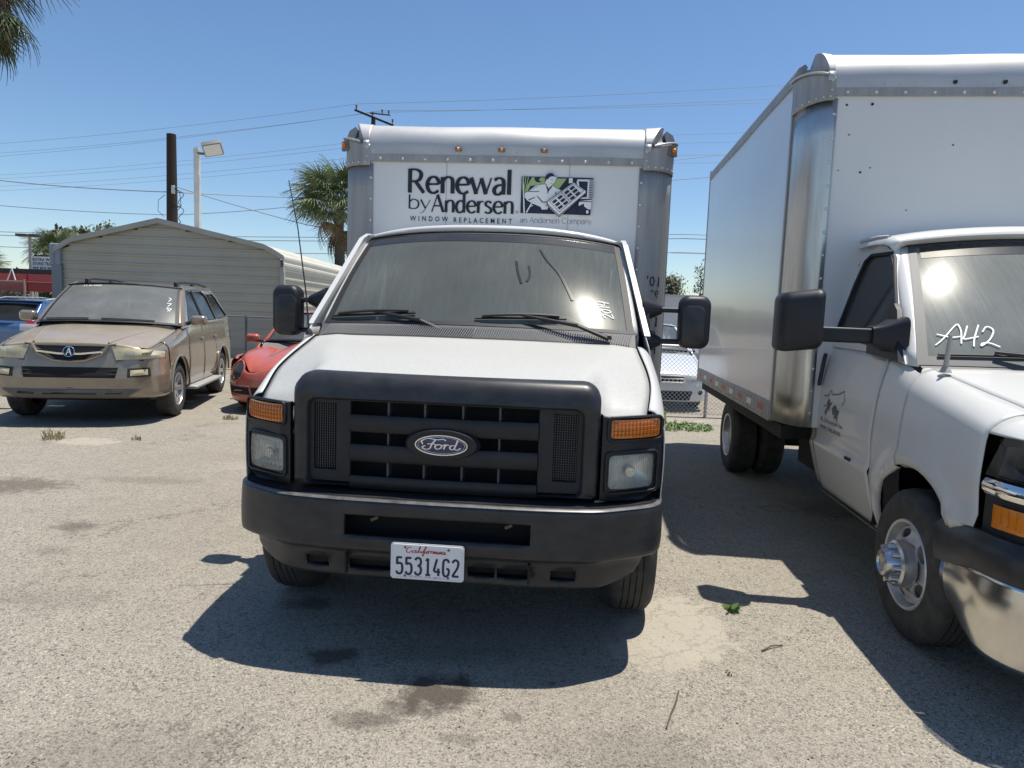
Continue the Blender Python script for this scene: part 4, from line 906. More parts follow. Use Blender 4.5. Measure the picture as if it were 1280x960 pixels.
    w = MB().grid(rng(-1, 1, 30), rng(0, 1, 14), ws).build('windshield', GLASS('dusty_windshield_pale', (.78, .82, .78), .42, (.42, .44, .41), .015, .20, 1), R, smooth=60)
    fr = MB()
    for a, b in ((0, .06), (.97, 1.0)): fr.grid(rng(-1, 1, 24), [a, b], lambda u, v: ws(u, v, .004))
    for s in (-1, 1): fr.grid([s*.955, s*1.01], rng(0, 1, 14), lambda u, v: ws(u, v, .004))
    fr.build('windshield_seal', M('faded_seal', (.07, .07, .075), .55), R, smooth=60)
    MB().grid(rng(-.93, .93, 20), rng(.86, .968, 3), lambda u, v: ws(u, v, .002)).build('sunshade_band', GLASS('band_glass', (.25, .28, .34), .2, (.2, .2, .22), .1), w, smooth=60)
    k = MB(); wm = lambda a, b, d: ws(-.915+a*.118, .135+b*.125, .006+d)
    strokes(k, [[(0, 0), (.35, .35), (.9, 1.05), (1.1, 1.2)], [(1.1, 1.2), (1.18, .8), (1.1, .1)], [(.1, .62), (.7, .45), (1.15, .5)], [(1.5, 1.1), (1.3, .55), (1.25, .35), (1.9, .5)], [(2.0, 1.15), (1.7, .4), (1.6, -.05)],
        [(2.1, .75), (2.35, 1.05), (2.6, .85), (2.35, .35), (1.95, .0), (1.98, .12), (2.3, .15), (2.7, -.05)]], 0, 0, 1, 1, .072, wm, .8); k.build('number_marking', marker, w)
    sh = MB().slab([(-.30, 1.48), (-.07, 1.50), (-.09, 1.76), (-.29, 1.77)], (), lambda a, b: (a, 1.60+.12*sin(b*9), b), lambda a, b: (a, 1.603+.12*sin(b*9), b)).build('paper_sheet', M('paper', (.5, .6, .56), .8), R)
    sh.location.x = -.25
    def roof(u, v):
        k = [(-.008, .004), (-.03, .010), (-.045, .028), (-.03, .055), (.04, .082), (.2, .098), (.62-.065*u*u, .100)]; a, b = k[v]
        return (u*(.72+.06*min(1, v/3)), 1.835+.065*u*u+a, 2.062-.045*u*u+b*(1-.25*abs(u)**3))
    m = MB().grid(rng(-1, 1, 36), range(7), roof)
    for s in (-1, 1): m.grid(range(7), [0, .4, .7, 1], lambda v, t: tuple(Vector(roof(s, v))+Vector((s*.05*sin(t*pi/2), 0, -.05*(1-cos(t*pi/2))))))
    m.build('cab_roof', white, R, smooth=60)
    for s in (-1, 1): MB().tube([(s*.80, 1.95, 2.075), (s*.805, 2.1, 2.088), (s*.81, 2.44, 2.09)], .012, 6).build('drip_rail', alu_cap, R, smooth=60)
    MB().box(-.90, .90, 2.47, 2.50, .5, 2.08).build('cab_rear_wall', white, R)
    # cowl
    def cw(u, v): return (u*.90, lerp(1.055+.10*u*u+.004, 1.075+.125*u*u, v), lerp(hood(u*.97, 1)[2]-.012, 1.353-.014*u*u, v))
    MB().grid(rng(-1, 1, 20), [0, 1], cw).build('cowl_panel', M('faded_cowl', (.10, .10, .105), .6), R, smooth=60)
    for x0, x1, p_ in ((-.82, -.34, -.30), (-.1, .42, .5)):
        pv = Vector((p_, 1.05, 1.352)); hd = Vector(ws((x0+x1)/2/.9, .07, .03)); el_ = pv.lerp(hd, .35)+Vector((0, -.0, .03))
        A = MB().tube([pv, el_], [.024, .02], 8, flat=.7).tube([el_, hd], [.014, .008], 6).build('wiper_arm', plastic, R, smooth=60)
        MB().tube([ws(lerp(x0, x1, t)/.9, .065, .014) for t in rng(0, 1, 6)], .008, 4).build('wiper_blade', seal, A, smooth=60)
    an = MB().lathe([(0, .03), (.02, .02), (.03, .012)], (-.865, 1.02, 1.318), 'z', 10); an.tube([(-.865, 1.02, 1.33), (-.862, 1.01, 1.50)], [.014, .009], 8)
    an.build('antenna_stub', M('antenna_tape', (.34, .33, .29), .6), R, smooth=60)
    # front end
    px = S([(0, 0), (.5, .5), (.8, .79), (.95, .915), (1.08, .972), (1.2, .995), (1.45, 1.0), (1.8, 1.0)]); py = S([(0, 0), (.5, .012), (.8, .05), (.95, .115), (1.08, .21), (1.2, .32), (1.45, .56), (1.8, .9)])
    def fa(u, z, off=0.):
        a = abs(u); s = 1 if u >= 0 else -1; e = .004
        tx, ty = px(a+e)-px(a-e if a > e else 0), py(a+e)-py(a-e if a > e else 0); L = sqrt(tx*tx+ty*ty) or 1
        return (s*(px(a)+ty/L*off), py(a)-tx/L*off, z)
    MB().grid(rng(-1.27, 1.27, 50), rng(.66, 1.10, 8), lambda u, z: fa(u, z, -.05)).build('front_structure', black, R, smooth=50)
    MB().grid(rng(-1.26, 1.26, 50), rng(.70, .895, 4), lambda u, z: fa(u, z, -.012)).build('lamp_housing', seal, R, smooth=50)
    gm = MB()
    for k_ in range(11): z = .78+k_*.03; gm.grid(rng(-.62, .62, 12), [0, 1], lambda u, t: fa(u, z+.012*t, -.02-.01*t))
    gm.build('grille_slats', plastic, R)
    MB().grid(rng(-1.24, 1.24, 60), rng(0, 1, 6), lambda u, t: fa(u, .888+.062*t, .006+.014*sin(pi*t))).build('chrome_bar', chrome, R, smooth=60)
    for s in (-1, 1):
        c = MB(); q = lambda u, z, o: fa(s*u, z, o)
        qpatch(c, q, [(.66, .97), (1.255, .958), (1.16, 1.122), (.66, 1.150)], 14, 8, .002, bulge=.008)
        hb = c.build('headlight', GLASS('dark_lens', (.42, .45, .48), .10, (.2, .2, .2), .3, .2), R, smooth=60)
        c = MB(); qpatch(c, q, [(.66, .97), (1.24, .96), (1.20, 1.08), (.66, 1.15)], 12, 6, -.04, bulge=-.03); c.build('lamp_bowl', M('lamp_bowl', (.28, .29, .31), .3, metal=.8), hb, smooth=40)
        c = MB(); qpatch(c, q, [(.66, .775), (1.18, .765), (1.18, .855), (.66, .862)], 12, 6, .002, bulge=.008); c.build('turn_signal', amber, R, smooth=60)
        c = MB()
        for i in range(14): u = .70+i*.036; c.tube([q(u, .785, .008), q(u, .85, .008)], .0016, 3)
        c.build('lens_ribs', amber, R)
        c = MB(); qpatch(c, q, [(1.26, 1.09), (1.12, 1.118), (.2, 1.16), (.2, 1.16)], 3, 2, .0); 
    MB().grid(rng(-1.02, 1.02, 60), rng(0, 1, 5), lambda u, t: fa(u, lerp(1.128+.02*(1-(abs(u)/1.02)**4), ze(py(abs(u)) if py(abs(u)) > .2 else .2)-.01, t), .004-.02*t*t*(1 if abs(u) < 1.1 else .3))).build('hood_lip', white, R, smooth=60)
    # bumper
    rb = rng(0, 1, 6)
    MB().grid(rng(-1.55, 1.55, 80), [0, .08, .2, .5, .8, .92, 1], lambda u, t: fa(u, lerp(.585-.07*sstep(1.15, 1.55, abs(u)), .738-.03*sstep(1.2, 1.5, abs(u)), t), .035+.012*sin(pi*t)-.02*(t > .9)-.02*sstep(1.2, 1.55, abs(u)))).build('bumper_pad', plastic_worn, R, smooth=60)
    MB().grid(rng(-1.55, 1.55, 30), [0, 1], lambda u, t: fa(u, .737-.03*sstep(1.2, 1.5, abs(u))+.004*t, .02-.07*t-.02*sstep(1.2, 1.55, abs(u)))).build('bumper_pad_top', plastic_worn, R)
    bpz = S([(0, .25), (.15, .26), (.3, .29), (.5, .40), (.75, .52), (1, .585)])
    MB().grid(rng(-1.5, 1.5, 80), rng(0, 1, 14), lambda u, t: fa(u, lerp(.25+.10*sstep(1.1, 1.5, abs(u)), .590-.05*sstep(1.15, 1.5, abs(u)), t), .012+.028*sin(min(1, t*1.5)*pi/2)-.008*sstep(.75, 1, t)-.03*sstep(1.2, 1.5, abs(u)))).build('chrome_bumper', M('worn_chrome', (.70, .68, .64), .2, metal=1., var=.4, vs=6, vcol=(.5, .49, .46)), R, smooth=60, thick=.008)
    # door print
    D = None
    k = MB(); pf = lambda a, b, d: (-(xo(2.26-a, b)+.003+d), 2.26-a, b)
    strokes(k, [[(0, 1.055), (.07, 1.06), (.12, 1.105), (.15, 1.075), (.19, 1.085), (.25, 1.09), (.33, 1.12), (.36, 1.06), (.33, 1.03)], [(.02, .985), (.07, 1.0), (.09, 1.045), (.12, 1.03)]], 0, 0, 1, 1, .007, pf, smooth=False)
    k.poly([(.05, .95), (.085, .99), (.09, 1.04), (.12, 1.02), (.17, 1.03), (.13, 1.0), (.12, .96), (.10, .99), (.07, .93)], fn=lambda a, b: pf(a, b, .001))
    k.poly([(.17, .99), (.22, 1.02), (.26, .99), (.30, .99), (.27, .95), (.29, .91), (.26, .94), (.22, .93), (.24, .96), (.20, .95)], fn=lambda a, b: pf(a, b, .0012))
    text_poly(k, '4L Sonuaniot Inc', -.02, .885, .40, .030, pf); text_poly(k, '(909) 743-8335', -.03, .825, .38, .034, pf, bold=.01)
    k.build('door_lettering', M('grey_print', (.10, .11, .13), .5), R)
    # inside
    MB().loft([[(x, y, z) for y, z in ((1.15, 1.25), (1.22, 1.335), (1.45, 1.32), (1.5, 1.2), (1.45, .95), (1.2, .9))] for x in rng(-.88, .88, 6)]).build('dashboard', interior, R, smooth=40)
    MB().box(-.88, .88, 1.1, 2.45, .50, .56).build('cab_floor', dark, R)
    MB().box(-.80, .80, 2.43, 2.465, .55, 2.05).build('cab_back_trim', interior_light, R)
    MB().grid(rng(-.74, .74, 6), rng(1.95, 2.43, 3), lambda x, y: (x, y, 2.05-.02*x*x)).build('headliner', interior_light, R)
    seats(R, (-.45, .45), 1.75, .84); steering(R, .42, 1.56, 1.28)
    return R
right_truck()

# ------------------------------------------------------------------ cars
def car(name, label, loc, yaw, P):
    R = thing(name, label, P.get('cat', 'car'), (*loc, 0), yaw)
    paint, W, L = P['paint'], P['W'], P['L']
    arches = P['arches']; zs = P['sill']
    hp, ep = S(P['hood']), S(P['edge'])            # centre height and side-edge height along y
    Wy = S(P['plan'])                              # half width along y at belt height
    sec = S(P['section'])                          # relative half width by height
    kx, ky = S([(a, b) for a, b, c in P['nose']]), S([(a, c) for a, b, c in P['nose']])
    lean = S(P['lean']); um = P['nose'][-1][0]
    yn = P['nose'][-1][2]; yc = P['cowl']; yt = L-.12
    crown = P.get('hoodfn')
    hx = P.get('hx', .10); rnd_on = True
    def Hd(x, y):
        if crown: return crown(x, y)
        t = clamp(abs(x)/(Wy(y)-hx)); return lerp(hp(y), ep(y), t**3)
    def fa(u, z, off=0.):
        a = abs(u); s = 1 if u >= 0 else -1; e = .004
        tx, ty = kx(a+e)-kx(a-e if a > e else 0), ky(a+e)-ky(a-e if a > e else 0); l = sqrt(tx*tx+ty*ty) or 1
        o = off-lean(z)
        if rnd_on:
            X_0, Y_0 = kx(a), ky(a); zt_ = Hd(X_0, max(Y_0, P['hood0'])); w_ = sstep(.55*um, um, a); o -= w_*hx*(1-sqrt(1-(1-clamp((zt_-z)/.10))**2))/P.get('leanx', .5)
        return (s*(kx(a)+ty/l*o*P.get('leanx', .5)*(1 if a > .3 else a/.3)), ky(a)-tx/l*o, z)
    rows = [0, .15, .3, .45, .58, .7, .78, .85, .9, .94, .97, .985, 1]
    hid = yn+.02
    seam = P['doors']
    def fx(y, z):
        top = ep(y) if y < yc else P['belt'](y); d = top-z; D = .10; t = clamp(d/D)
        xe_ = Wy(y)-(hx if y < yc+.05 else lerp(hx, .045, sstep(yc+.05, yc+.4, y))); return xe_+(Wy(y)*sec(z)-xe_)*sqrt(1-(1-t)**2)
    top = lambda y: ep(y) if y < yc else P['belt'](y)
    for s in (-1, 1):
        cuts = [yn-.005]+seam+[yt]; names = P['panels']
        for i in range(len(cuts)-1):
            side_skin(R, names[i], s, cuts[i]+.003, cuts[i+1]-.003, lambda y: zs, top, fx, paint, arches, rows=rows, step=.06, lip=.02)
        for a in arches: well(R, s, W*.96, W*.5, a[0], a[1], a[2]+.01, P['fz0']+.03)
        MB().grid(rng(yn+.05, yt, 12), rng(zs+.03, P['belt'](yt)-.12, 4), lambda y, z: (s*(Wy(y)*sec(z)-.035), y, z)).build('inner_skin', black, R) if not arches else None
    # hood
    def ztop(u): x, y, _ = kx(abs(u)), ky(abs(u)), 0; return Hd(x, max(y, P['hood0']))-.004
    tb = [(0, fa(0.0001, ztop(0))[1])]; tz = [(0, ztop(0))]
    for q in rng(.03, um, 40):
        x, y, _ = fa(q, ztop(q))
        if x > tb[-1][0]+1e-3: tb.append((x, y)); tz.append((x, ztop(q)))
    yfh_ = S(tb); yfh = lambda x: yfh_(abs(x))+.006; zfh = S(tz)
    MB().grid(rng(-1, 1, 40), [0, .015, .04, .08]+rng(.14, 1, 16), lambda u, v: (lambda y: (u*(Wy(y)-hx-.004), y, Hd(u*(Wy(y)-hx), y)-(Hd(u*(Wy(.5)-hx), yfh(u*(Wy(.5)-hx-.004)))-zfh(abs(u)*(Wy(.5)-hx)))*(1-min(1, v/.4))**2-.006*(1-min(1, v*14))**2))(lerp(yfh(u*(Wy(.5)-hx-.004)), yc+P.get('cowlbow', .12)*u*u, v))).build('hood', P.get('hoodpaint', paint), R, smooth=50, thick=.006)
    for s in (-1, 1): MB().grid(rng(P.get('apron0', .12), yc, 16), rng(0, 1, 3), lambda y, t: (s*(Wy(y)-hx-.05+P.get('apw', .09)*t), y, Hd(Wy(y)-hx, y)-.014-.03*(1-sstep(.1, .5, y)))).build('fender_apron', paint, R, smooth=60)
    # front fascia
    us = rng(-um, um, 64)
    MB().grid(us, rng(0, 1, 22), lambda u, t: (lambda z: fa(u, z))(lerp(P['fz0'], ztop(u), t))).build('front_bumper', paint, R, smooth=50, thick=.01)
    MB().grid(rng(-um, um, 40), rng(0, 1, 6), lambda u, t: fa(u, lerp(P['fz0']+.25, ztop(u)-.004, t), -.03)).build('front_inner_shell', paint, R, smooth=60)
    MB().grid(us, rng(0, 1, 2), lambda u, t: fa(u*.9, lerp(P['fz0']-.06, P['fz0']+.02, t), -.30)).build('lower_valance', P.get('valance', plastic), R, smooth=50)
    for it in P['front']:
        nm, mt, shape, a = it[:4]; kw = it[4] if len(it) > 4 else {}
        for s in ((-1, 1) if kw.get('both') else (1,)):
            m = MB(); q = lambda u, z, o: fa(s*u, z, o)
            if shape == 'q': qpatch(m, q, a, 14, 8, kw.get('off', .005), bulge=kw.get('bulge', 0.))
            elif shape == 'd': dpatch(m, q, *a, off=kw.get('off', .005), bulge=kw.get('bulge', 0.))
            elif shape == 't': m.tube([q(u, z, kw.get('off', .008)) for u, z in a], kw.get('r', .008), 6)
            elif shape == 'l':
                for L_ in a: m.tube([q(u, z, kw.get('off', .008)) for u, z in L_], kw.get('r', .004), 5)
            m.build(nm, mt, R, smooth=60)
    # rear
    ry = lambda x: L-.02-.10*(abs(x)/W)**4
    MB().grid(rng(-1, 1, 20), rng(zs+.08, P['belt'](yt), 8), lambda u, z: (u*(Wy(yt)*sec(z)-.0), lerp(yt-.004, ry(u*W), 1-abs(u)**6)-.05*sstep(.9, 1.1, z), z)).build('tail_panel', paint, R, smooth=50, thick=.01)
    for it in P.get('rear', []):
        nm, mt, (x0, x1, z0, z1) = it
        for s in (-1, 1): MB().grid(rng(x0, x1, 8), rng(z0, z1, 5), lambda x, z: (s*min(x, Wy(yt)*sec(z)+.006), (yt if x > W*.93 else ry(x))+.012-.05*sstep(.9, 1.1, z), z)).build(nm, mt, R, smooth=60)
    # greenhouse
    G = P['glass']; A0, A1, D1, D0 = G['A0'], G['A1'], G['D1'], G['D0']   # (x, y, z) half-width corners: windshield base/top, rear top/base
    def ws(u, v, off=0.):
        b = Vector((A0[0]*u, A0[1]-G['bow']*(1-u*u), A0[2]+.03*(1-u*u))); t = Vector((A1[0]*u, A1[1]-G['bow']*.7*(1-u*u), A1[2]+.03*(1-u*u)))
        return tuple(b.lerp(t, v)+Vector((0, -.6, .8))*(off+.03*sin(pi*v)))
    WS = MB().grid(rng(-1, 1, 20), rng(0, 1, 10), ws).build('windshield', P['wglass'], R, smooth=60)
    m = MB()
    for s in (-1, 1): m.grid([s*.965, s*1.0], rng(0, 1, 10), lambda u, v: ws(u, v, .004))
    m.grid(rng(-1, 1, 20), [0, .04], lambda u, v: ws(u, v, .004)); m.grid(rng(-1, 1, 20), [.97, 1], lambda u, v: ws(u, v, .004)); m.build('windshield_seal', seal, R, smooth=60)
    def gx(y, z):
        t = clamp((y-A1[1])/(D1[1]-A1[1])); xt = lerp(A1[0], D1[0], t)+.035; xb = Wy(clamp(y, yc, yt))-.045; zb = P['belt'](y); return lerp(xb, xt, clamp((z-zb)/(A1[2]-zb), 0, 1.1)**1.2)
    for s in (-1, 1):
        wf = MB(); outer = G['side']
        wf.slab(outer, G['windows'], lambda y, z: (s*gx(y, z), y, z), lambda y, z: (s*(gx(y, z)-.03), y, z)); F = wf.build('window_frame', paint, R, smooth=30)
        for k_, wn in enumerate(G['windows']):
            MB().poly(wn, fn=lambda y, z: (s*(gx(y, z)-.012), y, z)).build('side_window', P['sglass'], R)
            q = [(s*(gx(y, z)-.001), y, z) for y, z in wn]; MB().tube(q+[q[0]], .009, 5, caps=False).build('window_seal', seal, F, smooth=60)
        MB().grid(rng(0, 1, 10), rng(0, 1, 4), lambda v, t: (lambda p, q_: tuple(p.lerp(q_, sin(t*pi/2)*1.)+Vector((s*.006, -.006, .004))*sin(pi*t)))(Vector(ws(s, v)), Vector((s*gx(lerp(A0[1]+.07, A1[1]+.07, v), lerp(A0[2]-.03, A1[2]+.0, v)), lerp(A0[1]+.07, A1[1]+.07, v), lerp(A0[2]-.02, A1[2]+.02, v))))).build('windshield_pillar', paint, R, smooth=60, thick=.008)
    rz = G.get('crown', .05)
    def roof(u, v):
        y = lerp(A1[1]-G['bow']*.7*(1-u*u)-.015, D1[1], v); t = v; x = u*(lerp(A1[0], D1[0], t)+.03)
        return (x, y, lerp(A1[2], D1[2], t)+.03*(1-u*u)+rz*sin(pi*min(1, t*.8+.1))*(1-u**4)+.004)
    m = MB().grid(rng(-1, 1, 24), rng(0, 1, 16), roof)
    for s in (-1, 1): m.grid(rng(0, 1, 16), [0, .5, 1], lambda v, t: tuple(Vector(roof(s, v))+Vector((s*.016*t, 0, -.045*t*t))))
    m.build('roof', paint, R, smooth=60)
    def rg(u, v):
        b = Vector((D0[0]*u, D0[1]+G['bow']*.6*(1-u*u), D0[2])); t = Vector((D1[0]*u, D1[1]+.02+G['bow']*.2*(1-u*u), D1[2]+.02*(1-u*u))); return tuple(b.lerp(t, v))
    MB().grid(rng(-.88, .88, 12), rng(.1, .88, 6), rg).build('rear_window', P['sglass'], R, smooth=60)
    m = MB().grid(rng(-1, 1, 16), rng(0, 1, 8), lambda u, v: tuple(Vector(rg(u, v))), [(-.88, .88, .1, .88)]); m = MB().grid(sorted(rng(-1, 1, 16)+[-.88, .88]), sorted(rng(0, 1, 5)+[.1, .88]), rg, [(-.88, .88, .1, .88)])
    m.build('tailgate', paint, R, smooth=60, thick=.01)
    if P.get('deck'): MB().grid(rng(-1, 1, 12), rng(0, 1, 6), lambda u, v: (u*(Wy(yt)-.04), lerp(D0[1]-.02, ry(u*W)-.03, v), lerp(D0[2], P['belt'](yt)+.005, v)+.02*(1-u*u))).build('boot_lid', paint, R, smooth=60)
    # floor, cabin
    MB().box(-W*.7, W*.7, .8, L-.5, .22, .32).build('underbody', dark, R)
    MB().box(-W*.5, W*.5, .5, yc, .34, .62).build('engine_bay', dark, R)
    MB().loft([[(x, y, z) for y, z in ((yc+.02, A0[2]-.10), (yc+.12, A0[2]-.03), (yc+.5, A0[2]-.02), (yc+.55, A0[2]-.2), (yc+.5, .6), (yc+.05, .55))] for x in rng(-W*.84, W*.84, 4)]).build('dashboard', interior, R, smooth=40)
    seats(R, (-W*.4, W*.4), yc+1.05, A0[2]-.56+P.get('seatz', 0)); steering(R, W*.4, yc+.72, A0[2]-.02+P.get('seatz', 0), r=.19)
    MB().box(-W*.75, W*.75, yc+2.05, yc+2.15, .4, A0[2]+.12).build('rear_seat', seat_cloth, R, bevel=.03)
    for s in (-1, 1):
        for a in arches: wheel(R, s*(W-.02), a[0], P['R'], .215, P['rim'], 'alloy', s, tread=26)
        mx, my, mz = P['mirror']; mk = P.get('mirrorpaint', paint)
        b = MB().tube([(s*(Wy(my)-.06), my, mz-.05), (s*(mx-.06), my, mz-.02)], [.03, .025], 8).build('side_mirror', seal, R, smooth=60)
        L_ = [[(s*(mx+a), my+o+.15*a, mz+c) for a, c in rrect(-.11*k, .11*k, -.07*k, .07*k, .045*k, 5)] for o, k in ((-.07, .4), (-.06, .7), (-.035, .93), (0, 1), (.035, .97), (.04, .9))]
        MB().loft(L_).build('mirror_housing', mk, b, smooth=60)
    return R, fa, ws, Hd, gx
gold = M('dusty_gold_paint', (.265, .212, .152), .22, metal=.3, var=.4, vs=3, vcol=(.36, .32, .255), coat=.8, bump=.01, bs=300)
gold_hood = M('dusty_sunlit_gold_hood', (.335, .275, .205), .36, metal=.2, var=.5, vs=5, vcol=(.42, .38, .32), coat=.3, bump=.02, bs=300)  # dusty gold, painted lighter than the sides to carry the sun on top
lamp_yellow = M('aged_lamp', (.58, .50, .30), .2, coat=.7, var=.6, vs=9, vcol=(.30, .27, .20), bump=.3, bs=30)
dusty = GLASS('dusty_car_windshield', (.5, .54, .53), .62, (.25, .26, .245), .12, .2)
tinted = GLASS('tinted_car_glass', (.10, .11, .11), .22, (.10, .10, .095), .15, .2)

def gold_suv():
    belt = S([(1.15, 1.13), (1.6, 1.19), (2.5, 1.23), (4.7, 1.26)])
    P = dict(cat='suv', paint=gold, hoodpaint=gold_hood, W=.978, L=4.79, R=.365, rim=.215, sill=.36, belt=belt, cowl=1.22,
        arches=[(.95, .375, .435), (3.65, .375, .435)], doors=[1.45, 2.35, 3.2], panels=['fender', 'front_door', 'rear_door', 'rear_quarter'],
        hood=[(0, .965), (.05, 1.0), (.15, 1.035), (.5, 1.10), (1.22, 1.195)], edge=[(0, .93), (.15, .945), (.35, .97), (.6, 1.02), (1.22, 1.13)], hx=.12,
        plan=[(.3, .93), (.6, .965), (1, .975), (3.8, .975), (4.4, .95), (4.79, .90)],
        section=[(.3, .955), (.45, .985), (.6, 1.0), (.75, 1.0), (.95, .985), (1.2, .955)],
        nose=[(0, 0, 0), (.4, .40, .01), (.7, .68, .06), (.88, .83, .15), (1.02, .92, .29), (1.15, .96, .45), (1.28, .968, .56)],
        lean=[(.28, .10), (.36, .03), (.42, .005), (.60, .0), (.68, .02), (.80, .04), (.95, .07)], leanx=.4, hood0=.06, hoodfollow=.75,
        fz0=.34, cowlbow=.12, mirror=(1.08, 1.55, 1.275), mirrorpaint=gold, valance=plastic,
        wglass=dusty, sglass=tinted,
        glass=dict(A0=(.855, 1.32, 1.20), A1=(.715, 2.02, 1.725), D1=(.64, 4.2, 1.76), D0=(.80, 4.66, 1.26), bow=.16, crown=.03,
            side=[(1.33, 1.16), (1.60, 1.40), (2.05, 1.73), (2.2, 1.775), (4.2, 1.795), (4.36, 1.69), (4.68, 1.26), (2.5, 1.225), (1.6, 1.185)],
            windows=[[(1.62, 1.22), (1.95, 1.55), (2.15, 1.69), (2.52, 1.71), (2.52, 1.255)], [(2.56, 1.255), (2.56, 1.71), (3.25, 1.715), (3.42, 1.62), (3.42, 1.265)], [(3.52, 1.265), (3.50, 1.66), (4.12, 1.685), (4.20, 1.62), (4.42, 1.31)]]),
        rear=[('tail_light', M('tail_red', (.45, .02, .02), .2, coat=.6), (.72, .95, .85, 1.15))],
        front=[
            ('headlight', lamp_yellow, 'q', [(.50, .805), (1.10, .83), (1.13, .90), (.44, .975)], dict(both=1, off=.008, bulge=.02)),
            ('hood_crease', gold_hood, 'l', [[(.42, .985), (.50, 1.0)]], dict(both=1, off=.0, r=.010)), ('headlight_bowl', M('lamp_bowl_pale', (.62, .58, .42), .12, coat=1.), 'd', (.93, .868, .070, .026), dict(both=1, off=.020, bulge=.010)), ('headlight_bowl', M('lamp_bowl_grey', (.36, .34, .27), .12, coat=1.), 'd', (.66, .880, .075, .040), dict(both=1, off=.022, bulge=.008)),
            ('headlight_trim', seal, 'l', [[(.43, .98), (.80, .948), (1.15, .905)], [(.49, .795), (.8, .80), (1.12, .825), (1.15, .905)]], dict(both=1, off=.004, r=.006)),
            ('upper_grille', black, 'q', [(-.14, .80), (.14, .80), (.38, .965), (-.38, .965)], dict(off=.006)),
            ('grille_bar', chrome, 't', [(-.34, .900), (-.12, .875), (0, .872), (.12, .875), (.34, .900)], dict(off=.024, r=.020)),
            ('grille_ring', gold, 't', [(-.41, .98), (-.34, .87), (-.16, .79), (0, .778), (.16, .79), (.34, .87), (.41, .98)], dict(off=.012, r=.020)),
            ('emblem', seal, 'd', (0, .900, .062, .062), dict(off=.045)),
            ('emblem_ring', chrome, 't', [(.060*cos(2*pi*i/20), .900+.060*sin(2*pi*i/20)) for i in range(21)], dict(off=.048, r=.006)),
            ('emblem_caliper', chrome, 'l', [[(-.028, .860), (0, .945)], [(.028, .860), (0, .945)], [(-.012, .893), (.012, .893)]], dict(off=.05, r=.007)),
            ('lower_grille', black, 'q', [(-.49, .59), (.49, .59), (.52, .715), (-.52, .715)], dict(off=.005)),
            ('grille_slat', seal, 'l', [[(-.50, .63), (.50, .63)], [(-.51, .675), (.51, .675)]], dict(off=.010, r=.006)),
            ('fog_light_recess', seal, 'q', [(.625, .595), (.90, .61), (.89, .715), (.625, .705)], dict(both=1, off=.006)),
            ('fog_light', lamp_yellow, 'q', [(.66, .615), (.86, .628), (.86, .695), (.66, .685)], dict(both=1, off=.014, bulge=.012)),
            ('skid_plate', M('grey_plastic', (.10, .095, .09), .5), 'q', [(-.62, .36), (.62, .36), (.78, .455), (-.78, .455)], dict(off=.012, bulge=.01)),
            ('skid_slots', black, 'l', [[(-.56, .41), (-.38, .408)], [(-.28, .405), (.28, .405)], [(.38, .408), (.56, .41)]], dict(off=.022, r=.013)),
            ('bumper_crease', seal, 'l', [[(-1.2, .50), (-.8, .475), (0, .47), (.8, .475), (1.2, .50)]], dict(off=.001, r=.004))])
    R, fa, ws, Hd, gx = car('suv', 'dusty gold suv with yellowed headlights parked left of the middle truck', (-5.2294, 7.9237), -.2101, P)
    for s in (-1, 1):
        MB().tube([(s*lerp(.40, .66, t), lerp(.10, 1.15, t), Hd(lerp(.40, .66, t), lerp(.10, 1.15, t))-.006) for t in rng(0, 1, 12)], [.012+.010*sin(pi*t) for t in rng(0, 1, 12)], 8).build('hood_crease', gold_hood, R, smooth=80)
        m = MB().tube([(s*.60, 2.25, 1.79), (s*.62, 2.5, 1.825), (s*.62, 3.4, 1.84), (s*.60, 4.1, 1.81)], .017, 6)
        for y in (2.27, 3.2, 4.08): m.box(s*.60-.02, s*.60+.02, y-.05, y+.05, 1.75, 1.815)
        m.build('roof_rail', plastic, R, smooth=50)
        MB().box(min(s*.90, s*1.07), max(s*.90, s*1.07), 1.48, 3.12, .30, .345).build('running_board', M('step_alu', (.45, .44, .42), .45, metal=.3), R, bevel=.015)
        for y in (2.18, 3.05): MB().box(min(s*.955, s*.985), max(s*.955, s*.985), y, y+.13, .98, 1.01).build('door_handle', gold, R, bevel=.01)
        for a in ((.95, .375), (3.65, .375)): MB().tube([(s*.985, a[0]-.445*cos(t), a[1]+.445*sin(t)) for t in rng(.0, pi, 16)], .014, 5).build('arch_trim', gold, R, smooth=60)
    m = MB(); f_ = lambda a, b, d: ws(a, b, .006+d)
    text_poly(m, '3.5 V6 AWD', -.72, .90, .34, .045, lambda a, b, d: ws(a, b, .007)); m.build('windshield_marking', marker, R)
    m = MB(); strokes(m, [[(.86, .55), (.90, .62), (.86, .66)], [(.86, .42), (.91, .50), (.84, .50)], [(.86, .3), (.92, .36), (.85, .38), (.9, .3)]], 0, 0, 1, 1, .012, lambda a, b, d: ws(a*.98, b, .007+d)); m.build('windshield_marking', marker, R)
    for x0, x1 in ((-.72, -.2), (-.05, .55)): MB().tube([ws(lerp(x0, x1, t)/.8, .05, .015) for t in rng(0, 1, 5)], .010, 5).build('wiper', seal, R)
gold_suv()

